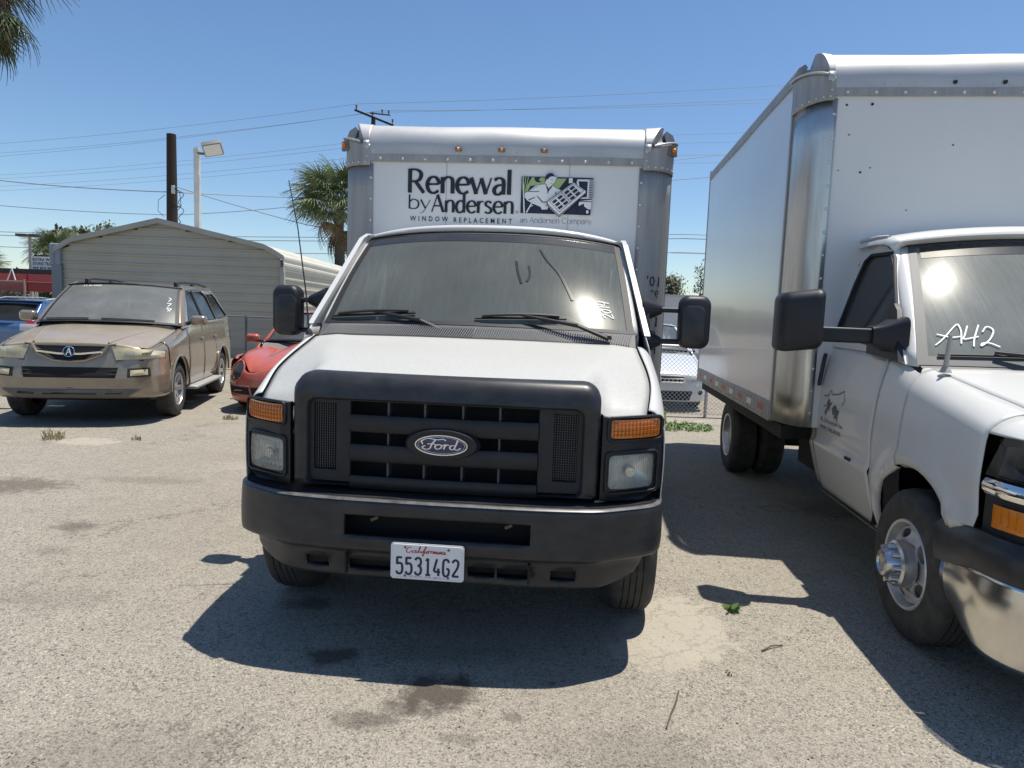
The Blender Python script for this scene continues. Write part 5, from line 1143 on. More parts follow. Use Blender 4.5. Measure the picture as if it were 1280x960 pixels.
red = M('faded_red_paint', (.44, .09, .055), .34, var=.5, vs=3, vcol=(.50, .17, .12), coat=.5)
def red_beetle():
    belt = S([(1.3, .93), (2.0, .95), (4.2, .93)])
    zc = S([(0, .60), (.1, .70), (.3, .79), (.7, .88), (1.35, .965)]); fd = S([(0, .50), (.10, .69), (.25, .775), (.45, .83), (.8, .86), (1.35, .90)])
    def Hb(x, y):
        a = abs(x); w = .34+.22*clamp(y/1.3); b = zc(y)-.25*max(0, a-.2)**2*2
        f = fd(y)-.9*(a-.64)**2-(.03 if a > .8 else 0)
        v = zc(y)-1.6*max(0, a-.12)**2
        k = 22; return math.log(math.exp(k*v)+math.exp(k*f))/k-.012
    P = dict(cat='car', paint=red, W=.905, L=4.28, R=.33, rim=.20, sill=.22, belt=belt, cowl=1.32, arches=[(.90, .34, .40), (3.40, .34, .40)],
        doors=[1.42, 2.7], panels=['fender', 'door', 'rear_quarter'], hood=[(0, .6), (1.35, .95)], edge=[(0, .55), (.2, .68), (.45, .76), (.9, .79), (1.32, .87)], hx=.10, hoodfn=Hb, apron0=.33, apw=.045,
        plan=[(.2, .80), (.5, .88), (.9, .905), (1.5, .87), (2.6, .87), (3.4, .905), (4.28, .72)], section=[(.2, .93), (.35, .985), (.55, 1.), (.8, .985), (1., .96)],
        nose=[(0, 0, 0), (.35, .35, .02), (.6, .57, .09), (.78, .71, .20), (.92, .81, .33), (1.04, .865, .45), (1.12, .88, .52)],
        lean=[(.15, .06), (.25, .02), (.45, .0), (.55, .02), (.65, .07), (.75, .14), (.85, .2)], leanx=.6, hood0=.06, hoodfollow=.85, fz0=.16, cowlbow=.16, mirror=(1.02, 1.65, .99), mirrorpaint=red, seatz=.02,
        wglass=GLASS('beetle_glass', (.5, .53, .52), .40, (.20, .21, .21), .2), sglass=tinted,
        glass=dict(A0=(.74, 1.55, .96), A1=(.60, 2.12, 1.385), D1=(.56, 3.1, 1.38), D0=(.68, 3.95, .95), bow=.20, crown=.05,
            side=[(1.58, .945), (1.85, 1.19), (2.15, 1.385), (2.4, 1.42), (3.1, 1.40), (3.5, 1.24), (3.95, .95)], windows=[[(1.78, .98), (2.0, 1.19), (2.25, 1.33), (2.72, 1.35), (2.74, .99)], [(2.82, .99), (2.82, 1.345), (3.08, 1.32), (3.42, 1.17), (3.62, 1.0)]]),
        front=[('headlight_rim', red, 't', [(.70+.155*cos(2*pi*i/28), .60+.138*sin(2*pi*i/28)) for i in range(29)], dict(both=1, off=.012, r=.012)),
            ('headlight', M('smoked_lamp', (.035, .037, .04), .25, coat=.8), 'd', (.70, .60, .148, .132), dict(both=1, off=.012, bulge=.035)),
            ('bumper_intake', black, 'q', [(.42, .27), (.93, .29), (.93, .375), (.44, .375)], dict(both=1, off=.006)), ('intake_strip', alu_cap, 'l', [[(.42, .40), (.7, .398), (.96, .40)], [(.56, .33), (.70, .325), (.74, .31)]], dict(both=1, off=.012, r=.006)),
            ('lower_intake', black, 'q', [(-.38, .22), (.38, .22), (.40, .38), (-.40, .38)], dict(off=.006)), ('badge', chrome, 'd', (0, .62, .055, .05), dict(off=.03))])
    car('beetle_car', 'faded red round-nosed small car half hidden behind the middle truck', (-3.235, 9.28), .02, P)
red_beetle()

def sedan(name, label, loc, yaw, paint, back=False, hatch=False):
    belt = S([(1.1, .92), (2.0, .95), (4.4, 1.0)])
    P = dict(cat='car', paint=paint, W=.885, L=4.5, R=.325, rim=.20, sill=.24, belt=belt, cowl=1.12, arches=[(.88, .33, .385), (3.55, .33, .385)],
        doors=[1.35, 2.35, 3.2], panels=['fender', 'front_door', 'rear_door', 'rear_quarter'], hood=[(0, .62), (.1, .68), (.5, .80), (1.12, .93)], edge=[(0, .58), (.3, .68), (.6, .78), (1.12, .90)], hx=.11,
        plan=[(.3, .84), (.6, .875), (1, .885), (3.8, .885), (4.5, .80)], section=[(.2, .95), (.4, .99), (.6, 1.), (.8, .985), (1., .96)],
        nose=[(0, 0, 0), (.4, .4, .015), (.65, .62, .07), (.82, .76, .17), (.95, .84, .30), (1.08, .875, .44), (1.15, .88, .50)],
        lean=[(.15, .06), (.28, .01), (.45, 0), (.55, .02), (.7, .07)], leanx=.4, hood0=.06, hoodfollow=.8, fz0=.18, cowlbow=.14, mirror=(1.0, 1.5, 1.0),
        wglass=GLASS('blue_glass', (.35, .42, .48), .35, (.16, .20, .25), .2), sglass=tinted, deck=not hatch,
        glass=dict(A0=(.74, 1.32, .97), A1=(.58, 2.02, 1.40), D1=(.56, 3.25 if not hatch else 3.9, 1.42), D0=(.72, 3.95 if not hatch else 4.38, 1.0), bow=.16, crown=.04,
            side=[(1.36, .94), (1.65, 1.18), (2.05, 1.405), (2.3, 1.44), (3.25, 1.44), (3.95, 1.0)] if not hatch else [(1.36, .94), (1.65, 1.18), (2.05, 1.405), (2.3, 1.44), (3.9, 1.44), (4.40, 1.0)],
            windows=[[(1.62, .99), (1.88, 1.20), (2.15, 1.35), (2.52, 1.37), (2.52, 1.0)], [(2.60, 1.0), (2.60, 1.37), (3.15, 1.365), (3.42, 1.23), (3.62, 1.06)]]+([[(3.66, 1.08), (3.5, 1.25), (3.45, 1.36), (3.85, 1.36), (4.1, 1.10)]] if hatch else [])),
        rear=[('tail_light', M('tail_clear', (.55, .5, .5), .15, coat=.8), (.52, .87, .86, 1.00)), ('tail_light_band', M('tail_red', (.45, .02, .02), .2, coat=.6), (.62, .88, 1.0, 1.06))],
        front=[('headlight', M('sedan_lamp', (.42, .43, .42), .15, coat=.8, bump=.3, bs=30), 'q', [(.46, .51), (.98, .545), (1.02, .60), (.46, .605)], dict(both=1, off=.008, bulge=.015)),
            ('grille', black, 'q', [(-.40, .50), (.40, .50), (.44, .60), (-.44, .60)], dict(off=.006)), ('grille_bar', chrome, 'l', [[(-.44, .605), (0, .612), (.44, .605)], [(-.42, .56), (.42, .56)], [(-.40, .50), (.40, .50)]], dict(off=.014, r=.012)),
            ('lower_intake', black, 'q', [(-.55, .20), (.55, .20), (.60, .36), (-.60, .36)], dict(off=.006)), ('intake_bar', seal, 'l', [[(-.55, .28), (.55, .28)]], dict(off=.01, r=.01)),
            ('fog_light', seal, 'd', (.78, .33, .06, .04), dict(both=1, off=.006)), ('badge', chrome, 'd', (0, .56, .05, .04), dict(off=.02))])
    return car(name, label, loc, yaw, P)
R, fa, ws, Hd, gx = sedan('sedan', 'white sedan behind the chain-link fence between the two trucks', (2.42, 11.12), .04, M('white_car_paint', (.72, .73, .74), .25, coat=.8))
blue = M('blue_car_paint', (.06, .13, .28), .25, metal=.2, coat=.9)
# the blue car shows its tail: placed so that its rear right corner is beside the gold suv
def blue_car():
    th = pi+.10
    c = Vector((-10.15, 13.2)); d = Vector((sin(th), cos(th)))   # forward(+y local) direction in world
    o = c-d*4.5
    R, fa, ws, Hd, gx = sedan('hatchback', 'blue hatchback with its tail towards us left of the gold suv', (o.x, o.y), th, blue, hatch=True)
    for s in (-1, 1):
        m = MB().tube([(s*.56, 2.3, 1.475), (s*.57, 2.6, 1.51), (s*.56, 3.6, 1.50), (s*.55, 3.85, 1.46)], .015, 6).build('roof_rail', alu_cap, R, smooth=60)
    MB().box(-.55, .55, 3.86, 4.06, 1.43, 1.46).build('rear_spoiler', blue, R, bevel=.01)
blue_car()
# ------------------------------------------------------------------ ground
def ground_material():
    m = bpy.data.materials.new('old_asphalt'); m.use_nodes = True; nt = m.node_tree; N = nt.nodes.new; L = nt.links.new
    b = nt.nodes['Principled BSDF']; b.inputs['Roughness'].default_value = .88; b.inputs['Specular IOR Level'].default_value = .3
    tc = N('ShaderNodeTexCoord')
    def tex(kind, scale, **k):
        n = N(kind); n.inputs['Scale'].default_value = scale
        for a, v in k.items(): n.inputs[a].default_value = v
        L(tc.outputs['Object'], n.inputs['Vector']); return n
    def mr(src, a, b_, c, d):
        r = N('ShaderNodeMapRange'); r.inputs[1].default_value = a; r.inputs[2].default_value = b_; r.inputs[3].default_value = c; r.inputs[4].default_value = d; L(src, r.inputs[0]); return r.outputs[0]
    def mix(f, c1, c2, mode='MIX'):
        x = N('ShaderNodeMix'); x.data_type = 'RGBA'; x.blend_type = mode
        if isinstance(f, float): x.inputs[0].default_value = f
        else: L(f, x.inputs[0])
        for i, c in ((6, c1), (7, c2)):
            if isinstance(c, tuple): x.inputs[i].default_value = (*c, 1)
            else: L(c, x.inputs[i])
        return x.outputs[2]
    v1 = tex('ShaderNodeTexVoronoi', 170); v2 = tex('ShaderNodeTexVoronoi', 75); n1 = tex('ShaderNodeTexNoise', .55, Detail=8, Roughness=.6); n2 = tex('ShaderNodeTexNoise', 4.5, Detail=8, Roughness=.7); n3 = tex('ShaderNodeTexNoise', 300, Detail=2)
    sep = N('ShaderNodeSeparateColor'); L(v1.outputs['Color'], sep.inputs[0]); sep2 = N('ShaderNodeSeparateColor'); L(v2.outputs['Color'], sep2.inputs[0])
    ramp = N('ShaderNodeValToRGB'); e = ramp.color_ramp.elements
    e[0].position = 0; e[0].color = (.11, .095, .075, 1); e[1].position = 1; e[1].color = (.52, .475, .395, 1)
    for p, c in ((.18, (.25, .226, .186, 1)), (.55, (.335, .304, .251, 1)), (.88, (.40, .366, .304, 1))): x = e.new(p); x.color = c
    L(sep.outputs[0], ramp.inputs[0])
    c = mix(mr(sep2.outputs[0], .80, .97, 0., .5), ramp.outputs[0], (.38, .35, .29))
    c = mix(mr(sep2.outputs[1], .88, 1., 0., .7), c, (.10, .088, .075))
    c = mix(mr(n1.outputs[0], .40, .72, 0., .50), c, (.24, .213, .168))
    c = mix(mr(n2.outputs[0], .50, .78, 0., .45), c, (.40, .36, .29))
    c = mix(mr(n2.outputs[0], .42, .30, 0., .40), c, (.20, .178, .142))
    # cracks
    vc = N('ShaderNodeTexVoronoi'); vc.feature = 'DISTANCE_TO_EDGE'; vc.inputs['Scale'].default_value = .45
    ad = N('ShaderNodeVectorMath'); ad.operation = 'ADD'; sc = N('ShaderNodeVectorMath'); sc.operation = 'SCALE'; sc.inputs['Scale'].default_value = 1.3
    L(n2.outputs['Color'], sc.inputs[0]); L(tc.outputs['Object'], ad.inputs[0]); L(sc.outputs[0], ad.inputs[1]); L(ad.outputs[0], vc.inputs['Vector'])
    cr = mr(vc.outputs[0], .0, .011, .8, 0.); gate = mr(n1.outputs[0], .47, .54, 0., 1.); mm = N('ShaderNodeMath'); mm.operation = 'MULTIPLY'; L(cr, mm.inputs[0]); L(gate, mm.inputs[1])
    c = mix(mm.outputs[0], c, (.07, .062, .053))
    sp = N('ShaderNodeSeparateXYZ'); L(tc.outputs['Object'], sp.inputs[0])
    nn = tex('ShaderNodeTexNoise', 11, Detail=6, Roughness=.65)
    for X, Y, rx, ry, a in ((-.26, 2.57, .17, .15, .9), (-.50, 2.38, .13, .06, .6), (-.39, 2.46, .07, .05, .5), (.046, 2.42, .04, .03, .5), (.21, 2.67, .02, .02, .6), (-.14, 2.28, .10, .03, .35), (-.75, 2.83, .12, .08, .85), (-4.0, 5.35, .42, .25, .6), (-2.9, 4.4, .16, .10, .5),
                            (-2.75, 3.95, .12, .08, .3), (-1.0, 3.35, .12, .08, .7), (-3.1, 5.65, .5, .12, .25), (-2.3, 3.3, .3, .15, .2), (2.7, 5.5, .4, .3, .4), (-.3, 2.9, .4, .1, .25), (.5, 2.2, .3, .2, .25), (-1.3, 2.1, .4, .2, .25), (-5.2, 8.7, .5, .3, .5)):
        dx = N('ShaderNodeMath'); dx.operation = 'MULTIPLY_ADD'; dx.inputs[1].default_value = 1/rx; dx.inputs[2].default_value = -X/rx; L(sp.outputs[0], dx.inputs[0])
        dy = N('ShaderNodeMath'); dy.operation = 'MULTIPLY_ADD'; dy.inputs[1].default_value = 1/ry; dy.inputs[2].default_value = -Y/ry; L(sp.outputs[1], dy.inputs[0])
        cb = N('ShaderNodeCombineXYZ'); L(dx.outputs[0], cb.inputs[0]); L(dy.outputs[0], cb.inputs[1]); ln = N('ShaderNodeVectorMath'); ln.operation = 'LENGTH'; L(cb.outputs[0], ln.inputs[0])
        s_ = N('ShaderNodeMath'); s_.operation = 'MULTIPLY_ADD'; s_.inputs[1].default_value = 2.6; s_.inputs[2].default_value = -1.3; L(nn.outputs[0], s_.inputs[0])
        t_ = N('ShaderNodeMath'); t_.operation = 'ADD'; L(ln.outputs['Value'], t_.inputs[0]); L(s_.outputs[0], t_.inputs[1])
        c = mix(mr(t_.outputs[0], .55, 1.25, a, 0.), c, (.075, .062, .05))
    for X, Y, rx, ry, a in ((.86, 3.24, .27, .36, .85), (.70, 2.95, .20, .16, .7), (-4.55, 7.15, .33, .20, .8), (-1.6, 6.3, 1.2, .25, .3)):   # pale worn concrete patches with cracks
        dx = N('ShaderNodeMath'); dx.operation = 'MULTIPLY_ADD'; dx.inputs[1].default_value = 1/rx; dx.inputs[2].default_value = -X/rx; L(sp.outputs[0], dx.inputs[0])
        dy = N('ShaderNodeMath'); dy.operation = 'MULTIPLY_ADD'; dy.inputs[1].default_value = 1/ry; dy.inputs[2].default_value = -Y/ry; L(sp.outputs[1], dy.inputs[0])
        cb = N('ShaderNodeCombineXYZ'); L(dx.outputs[0], cb.inputs[0]); L(dy.outputs[0], cb.inputs[1]); ln = N('ShaderNodeVectorMath'); ln.operation = 'LENGTH'; L(cb.outputs[0], ln.inputs[0])
        s_ = N('ShaderNodeMath'); s_.operation = 'MULTIPLY_ADD'; s_.inputs[1].default_value = 1.8; s_.inputs[2].default_value = -.9; L(nn.outputs[0], s_.inputs[0])
        t_ = N('ShaderNodeMath'); t_.operation = 'ADD'; L(ln.outputs['Value'], t_.inputs[0]); L(s_.outputs[0], t_.inputs[1])
        c = mix(mr(t_.outputs[0], .85, 1.05, a, 0.), c, (.43, .39, .315))
        if rx < .4:
            v3 = N('ShaderNodeTexVoronoi'); v3.feature = 'DISTANCE_TO_EDGE'; v3.inputs['Scale'].default_value = 4.2; a2 = N('ShaderNodeVectorMath'); a2.operation = 'ADD'; s2 = N('ShaderNodeVectorMath'); s2.operation = 'SCALE'; s2.inputs['Scale'].default_value = .25
            L(nn.outputs['Color'], s2.inputs[0]); L(tc.outputs['Object'], a2.inputs[0]); L(s2.outputs[0], a2.inputs[1]); L(a2.outputs[0], v3.inputs['Vector'])
            m2 = N('ShaderNodeMath'); m2.operation = 'MULTIPLY'; L(mr(v3.outputs[0], 0., .03, .55, 0.), m2.inputs[0]); L(mr(t_.outputs[0], .9, 1.0, 1., 0.), m2.inputs[1]); c = mix(m2.outputs[0], c, (.17, .15, .12))
    L(c, b.inputs['Base Color'])
    bp = N('ShaderNodeBump'); bp.inputs['Strength'].default_value = .8; bp.inputs['Distance'].default_value = .004
    h = N('ShaderNodeMath'); h.operation = 'ADD'; L(v1.outputs['Distance'], h.inputs[0]); L(n3.outputs[0], h.inputs[1]); L(h.outputs[0], bp.inputs['Height'])
    b2 = N('ShaderNodeBump'); b2.inputs['Strength'].default_value = .5; b2.inputs['Distance'].default_value = .03; L(n2.outputs[0], b2.inputs['Height']); L(bp.outputs[0], b2.inputs['Normal'])
    L(b2.outputs[0], b.inputs['Normal'])
    return m
xs = [-700, -250, -90, -40]+rng(-16, 16, 32)+[40, 90, 250, 700]
kind(MB().grid(xs, [-120, -40, -10]+rng(0, 24, 32)+[40, 80, 160, 400, 1200], lambda x, y: (x, y, 0)).build('ground', ground_material(), None))
conc = M('pale_concrete_patch', (.36, .325, .265), .9, var=1., vs=5, vcol=(.23, .205, .165), bump=.8, bs=60)
def patch(cx, cy, rx, ry, seed, mat, name='concrete_patch', z=.004, n=40):
    r = random.Random(seed); ph = [r.uniform(0, 6.3) for _ in range(5)]
    P = []
    for i in range(n):
        a = 2*pi*i/n; q = 1+.14*sin(2*a+ph[0])+.09*sin(3*a+ph[1])+.06*sin(5*a+ph[2])+.05*sin(9*a+ph[3])+.03*sin(14*a+ph[4]); P.append((cx+rx*q*cos(a), cy+ry*q*sin(a)))
    return kind(MB().poly(P, fn=lambda a, b: (a, b, z)).build(name, mat, None))
0 and patch(.74, 2.98, .17, .17, 5, M('pale_concrete_b', (.38, .345, .28), .9, var=1., vs=7, vcol=(.24, .215, .17), bump=.5, bs=60), z=.006)
patch(2.4, 10.1, 1.2, .30, 12, conc, 'concrete_strip')
dirt = M('dry_dirt', (.30, .255, .19), .95, var=.7, vs=3, vcol=(.18, .15, .11), bump=.6, bs=25)
kind(MB().poly([(-40, 14.8), (-3, 14.8), (1.2, 11.0), (9, 11.0), (40, 14), (40, 60), (-40, 60)], fn=lambda a, b: (a, b, .004)).build('dirt_lot', dirt, None))

# ------------------------------------------------------------------ metal building on the left
def metal_building():
    X0, X1, Y0, Y1, ZE, ZP, XP = -13.05, -6.66, 19.5, 31, 3.08, 3.80, -10.15
    R = thing('metal_garage', 'low beige metal garage with ribbed siding and a shallow gable behind the gold suv', 'building', (0, 0, 0))
    wallm = M('beige_siding', (.46, .435, .355), .45, var=.7, vs=.5, vcol=(.35, .325, .26), bump=.03, bs=30)
    roofm = M('beige_roof', (.66, .64, .56), .4, var=.5, vs=1.2, vcol=(.5, .47, .38))
    trim = M('pale_trim', (.43, .415, .36), .4, var=.3, vs=2)
    zr = lambda x: (ZP-(ZP-ZE)*(abs(x-XP)/((X1-XP) if x > XP else (XP-X0)))) - .20*sstep(.84, 1, abs(x-XP)/((X1-XP) if x > XP else (XP-X0)))**2
    H = .252; n = 15
    for i in range(n):
        z0, z1 = i*H, (i+1)*H
        xa, xb = X0+.1, X1-.06
        if z0 > ZE-.2:
            f = 1-(z0-ZE+.12)/(ZP-ZE); xa = XP-(XP-X0)*clamp(f); xb = XP+(X1-XP)*clamp(f)
        if xb-xa < .3 or z0 > ZP-.1: continue
        m = MB(); xs_ = rng(xa, xb, 24)
        prof = [(0, .0), (.012, -.030), (.055, -.030), (.070, -.004), (H*.5, 0), (H, 0)]
        m.grid(xs_, range(len(prof)), lambda x, k: (x, Y0+prof[k][1]+.004*sin(x*2+i), min(z0+prof[k][0], zr(x)-.03)))
        m.build('siding_panel', wallm, R, smooth=35)
    for i in range(12):
        z0 = i*H; prof = [(0, .0), (.012, .030), (.055, .030), (.070, .004), (H, 0)]
        MB().grid(rng(Y0, Y1, 10), range(len(prof)), lambda y, k: (X1+prof[k][1], y, min(z0+prof[k][0], ZE-.22))).build('siding_panel', roofm if i > 9 else wallm, R, smooth=35)
        MB().grid(rng(Y0, Y1, 10), range(len(prof)), lambda y, k: (X0-prof[k][1], y, min(z0+prof[k][0], ZE-.22))).build('siding_panel', wallm, R, smooth=35)
    # roof sheets run lengthwise, rounded over the eaves
    def rp(t, s):   # t 0 ridge .. 1 eave
        w = (X1-XP) if s > 0 else (XP-X0)
        x = XP+s*w*min(t, 1.0)+s*.06*sin(min(1, max(0, (t-.93)/.07))*pi/2)*1.0
        return (x, zr(XP+s*w*min(t, 1.))+.02 if t <= 1 else ZE-.14-(t-1)*(w))
    for s in (-1, 1):
        w = (X1-XP) if s > 0 else (XP-X0); k = 12
        for i in range(k):
            t0, t1 = i/k, (i+1)/k
            q = [(0, 0), (.12, 0), (.18, .028), (.34, .028), (.40, 0), (1, 0)]
            MB().grid(rng(Y0-.12, Y1, 3), range(len(q)), lambda y, j: (rp(lerp(t0, t1, q[j][0]), s)[0], y, rp(lerp(t0, t1, q[j][0]), s)[1]+q[j][1])).build('roof_sheet', roofm, R, thick=.012)
        for i in range(2):
            MB().grid(rng(Y0-.12, Y1, 3), range(5), lambda y, j: (XP+s*(w+.05+(.028 if j in (1, 2) else 0)), y, ZE-.14-i*.18-(0, .03, .09, .12, .18)[j])).build('roof_sheet', roofm, R)
        P = [rp(t, s) for t in rng(0, 1, 14)]+[(XP+s*(w+.07), ZE-.5)]
        MB().loft([[(x, Y0-.15, z-.10), (x, Y0-.15, z+.045), (x, Y0-.06, z+.045), (x, Y0-.06, z-.10)] for x, z in P]).build('gable_trim', trim, R, smooth=30)
    MB().box(X1-.05, X1+.06, Y0-.07, Y0+.05, 0, ZE-.45).build('corner_trim', trim, R)
    MB().box(X0-.16, X0+.12, Y0-.10, Y0+.1, 0, ZE-.62).build('corner_column', M('blue_grey_trim', (.18, .21, .24), .5), R)
    MB().box(X0-.20, X0+.10, Y0-.12, Y0+.1, ZE-.62, ZE-.02).build('corner_column', M('blue_grey_trim2', (.25, .29, .34), .5), R, bevel=.03)
    MB().box(X0, X1, Y0+.02, Y1, .02, ZE-.25).build('wall_lining', M('lining', (.2, .2, .18), .8), R)
    return R
metal_building()

# ------------------------------------------------------------------ fences
galv = M('galvanised_wire', (.50, .51, .52), .4, metal=.6)
galv_old = M('old_wire', (.13, .135, .14), .6, metal=.2)
def fence(name, label, x0, y0, x1, y1, h, cell=.068, posts=2.6, r=.0018, gm=None):
    gm = gm or galv
    R = thing(name, label, 'fence', (x0, y0, 0), -atan2(y1-y0, x1-x0)); L = sqrt((x1-x0)**2+(y1-y0)**2)
    k = max(1, round(L/posts))
    for i in range(k+1): MB().lathe([(0, .028), (h+.03, .028), (h+.05, .02), (h+.055, .001)], (L*i/k, .03, 0), 'z', 8).build('post', gm, R, smooth=50)
    MB().tube([(0, .03, h), (L, .03, h)], .019, 6).build('top_rail', gm, R, smooth=50)
    m = MB(); n = int((L+h)/cell)
    for s in (-1, 1):
        for i in range(n+1):
            a = i*cell-(h if s > 0 else 0); P = []
            lo, hi = (a, a+h) if s > 0 else (a, a-h)
            # clip to 0..L
            pts = []
            for t in (0, 1):
                pts.append((lerp(lo, hi, t), lerp(.03, h, t)))
            (xa, za), (xb, zb) = pts
            def cut(xa, za, xb, zb, X): t = (X-xa)/(xb-xa); return X, lerp(za, zb, t)
            if max(xa, xb) <= 0 or min(xa, xb) >= L: continue
            if xa < 0: xa, za = cut(xa, za, xb, zb, 0)
            if xa > L: xa, za = cut(xa, za, xb, zb, L)
            if xb < 0: xb, zb = cut(xa, za, xb, zb, 0)
            if xb > L: xb, zb = cut(xa, za, xb, zb, L)
            m.tube([(xa, s*.002, za), (xb, s*.002, zb)], r, 3, caps=False)
    o = m.build('wire_mesh', gm, R); o['kind'] = 'stuff'
    return R
fence('chain_link_fence', 'chain-link fence in front of the white sedan between the trucks', 1.0, 10.62, 5.2, 10.72, 1.12, r=.0030)
fence('chain_link_fence', 'grey chain-link fence running in front of the metal garage', -8.6, 15.9, -1.5, 15.4, 1.24, r=.0038, gm=galv_old)
fence('chain_link_fence', 'tall chain-link fence behind the blue hatchback', -19.5, 18.9, -13.3, 18.4, 1.93, r=.004, gm=M('rusty_wire', (.22, .17, .15), .6))
# second-hand screen fabric behind the low fence is the garage wall itself

# ------------------------------------------------------------------ palms and trees
bark = M('palm_trunk', (.16, .125, .09), .95, var=.8, vs=9, vcol=(.07, .055, .04), bump=.8, bs=20)
frond_g = M('palm_green', (.10, .145, .06), .45, var=.6, vs=3, vcol=(.20, .23, .11))
frond_p = M('palm_pale', (.27, .32, .16), .45, var=.6, vs=3, vcol=(.10, .12, .05))
frond_d = M('palm_dead', (.24, .175, .105), .9, var=.7, vs=4, vcol=(.13, .09, .055))
def fan(seed, mat, droop, R=1.0, pet=1.0, fold=.35, n=26):
    r = random.Random(seed); m = MB()
    m.tube([(0, 0, 0), (0, pet*.5, .05), (0, pet, 0)], [.022, .014, .010], 4)
    for i in range(n):
        a = lerp(-2.0, 2.0, i/(n-1))+r.uniform(-.04, .04); l = R*(1-.12*abs(a)/2)*r.uniform(.85, 1.08); w = .030
        d = Vector((sin(a), cos(a), 0)); s_ = Vector((cos(a), -sin(a), 0)); P = []
        for t in (0, .35, .65, .85, 1.0):
            z = -droop*l*t**2.2*(1+.5*abs(a)/2)-fold*abs(a)/2*t*l*.5; ww = w*(.35+1.1*t if t < .5 else 1.25*(1-t)+.05)
            c = Vector((0, pet, 0))+d*l*t*(1-.12*droop*t)+Vector((0, 0, z))+Vector((r.uniform(-.02, .02)*t, 0, 0)); P.append((c-s_*ww+Vector((0, 0, .012)), c, c+s_*ww+Vector((0, 0, .012))))
        vs = [q for p in P for q in p]
        m.add(vs, [(k*3+j, k*3+j+1, k*3+j+4, k*3+j+3) for k in range(4) for j in range(2)])
    o = m.build('frond', mat, None); me = o.data; bpy.data.objects.remove(o); return me
FANS = {k: [fan(10*i+3, mt, dr, R_, p_) for i in range(3)] for i0, (k, mt, dr, R_, p_) in enumerate((('g', frond_g, .45, .95, 1.0), ('p', frond_p, .3, .95, 1.05), ('d', frond_d, .7, .75, .75)))}
def palm(label, x, y, zc, seed, nl=46, nd=30, sc=1., trunk_r=.22, leanx=0., low=0):
    r = random.Random(seed); R = thing('fan_palm', label, 'palm tree', (x, y, 0))
    P = [(leanx*(t-1)*zc*.1+.05*sin(t*5), 0, t*zc) for t in rng(0, 1, 12)]
    MB().tube(P, [trunk_r*(1.25-.4*t+(.35 if t > .8 else 0)*(t-.8)*3)+.012*(i % 2) for i, t in enumerate(rng(0, 1, 12))], 12).build('trunk', bark, R, smooth=40)
    for i in range(nl+nd):
        dead = i >= nl; el = radians(lerp(82, -22, (i/nl)**.8)+r.uniform(-9, 9)) if not dead else radians(r.uniform(-82, -38)); az = i*2.399+r.uniform(-.3, .3)
        kx_ = 'd' if dead else ('p' if r.random() < .4 else 'g'); o = bpy.data.objects.new('frond', r.choice(FANS[kx_])); COL.objects.link(o); o.parent = R
        o.location = (r.uniform(-.1, .1), r.uniform(-.1, .1), zc-(.25*(i-nl)/max(1, nd)*3 if dead else -.1)); o.rotation_euler = (el, r.uniform(-.4, .4), az); s_ = sc*r.uniform(.8, 1.1)*(.9 if el > radians(60) else 1); o.scale = (s_, s_, s_)
    for i in range(low):
        o = bpy.data.objects.new('frond', r.choice(FANS['g' if i % 3 else 'p'])); COL.objects.link(o); o.parent = R; s_ = sc*r.uniform(.75, .95)
        o.location = (r.uniform(-.1, .1), r.uniform(-.1, .1), zc-.75); o.rotation_euler = (radians(r.uniform(-62, -28)), r.uniform(-.5, .5), i*2.399); o.scale = (s_, s_, s_)
    return R
palm('green fan palm rising behind the left side of the middle truck box', -7.75, 30, 5.9, 4, 74, 7, 1.28)
palm('tall fan palm hanging into the top left corner with a dead brown skirt', -11.15, 14, 8.35, 11, 50, 120, 1.0, .28, low=34)
palm('bushy far palm left of the metal garage beside the lamp post', -31.0, 46, 4.3, 21, 46, 10, 1.15, .3)
palm('small far palm low at the left edge of the picture', -41.0, 52, 3.3, 25, 34, 6, 1.4, .3)
leafm = M('tree_foliage', (.075, .095, .045), .6, var=.8, vs=1.2, vcol=(.15, .16, .085))
def tree(label, x, y, h, r_, seed, mat=leafm, n=1500, leaf=.11, trunk=.12, flat=.7, gaps=7, ty='leafy_tree', base=.45, cat_='tree'):
    r = random.Random(seed); R = thing(ty, label, cat_, (x, y, 0)); cl = []
    for i in range(gaps):
        a = r.uniform(0, 6.28); q = r_*r.uniform(.15, .8); cl.append(Vector((q*cos(a), q*sin(a), h*(base+.1)+(h*(1-base-.1))*r.uniform(.05, .9))))
    m = MB(); m.tube([(0, 0, 0), (.05*h*.3, 0, h*.3), (0, .05, h*.6)], [trunk, trunk*.75, trunk*.5], 8)
    for c in cl: m.tube([(0, 0, h*.4), tuple(c*.6+Vector((0, 0, h*.16))), tuple(c)], [trunk*.45, trunk*.25, trunk*.08], 5)
    m.build('trunk', bark, R, smooth=50)
    m = MB()
    for i in range(n):
        c = r.choice(cl); d = Vector((r.gauss(0, 1), r.gauss(0, 1), r.gauss(0, flat)))*r_*.24; p = c+d
        a = Vector((r.gauss(0, 1), r.gauss(0, 1), r.gauss(0, 1))).normalized(); b = a.orthogonal().normalized(); l = leaf*r.uniform(.6, 1.5)
        m.add([p-a*l, p+b*l*.5, p+a*l, p-b*l*.5], [(0, 1, 2, 3)])
    o = m.build('crown', mat, R); return R
tree('small rounded tree above the garage roof edge at left', -39.5, 60, 8.3, 1.7, 2, n=1800, leaf=.17)
tree('low leafy tree just right of it over the garage roof', -36.6, 59, 8.1, 2.2, 3, n=1800, leaf=.17)
tree('dark bushy tree behind the sign at the left', -29.5, 50, 5.4, 2.3, 5, n=2500, leaf=.18, base=.25)
tree('round bush above the white wall between the trucks', 11.2, 50, 4.9, 1.4, 6, n=1500, leaf=.13, base=.4)
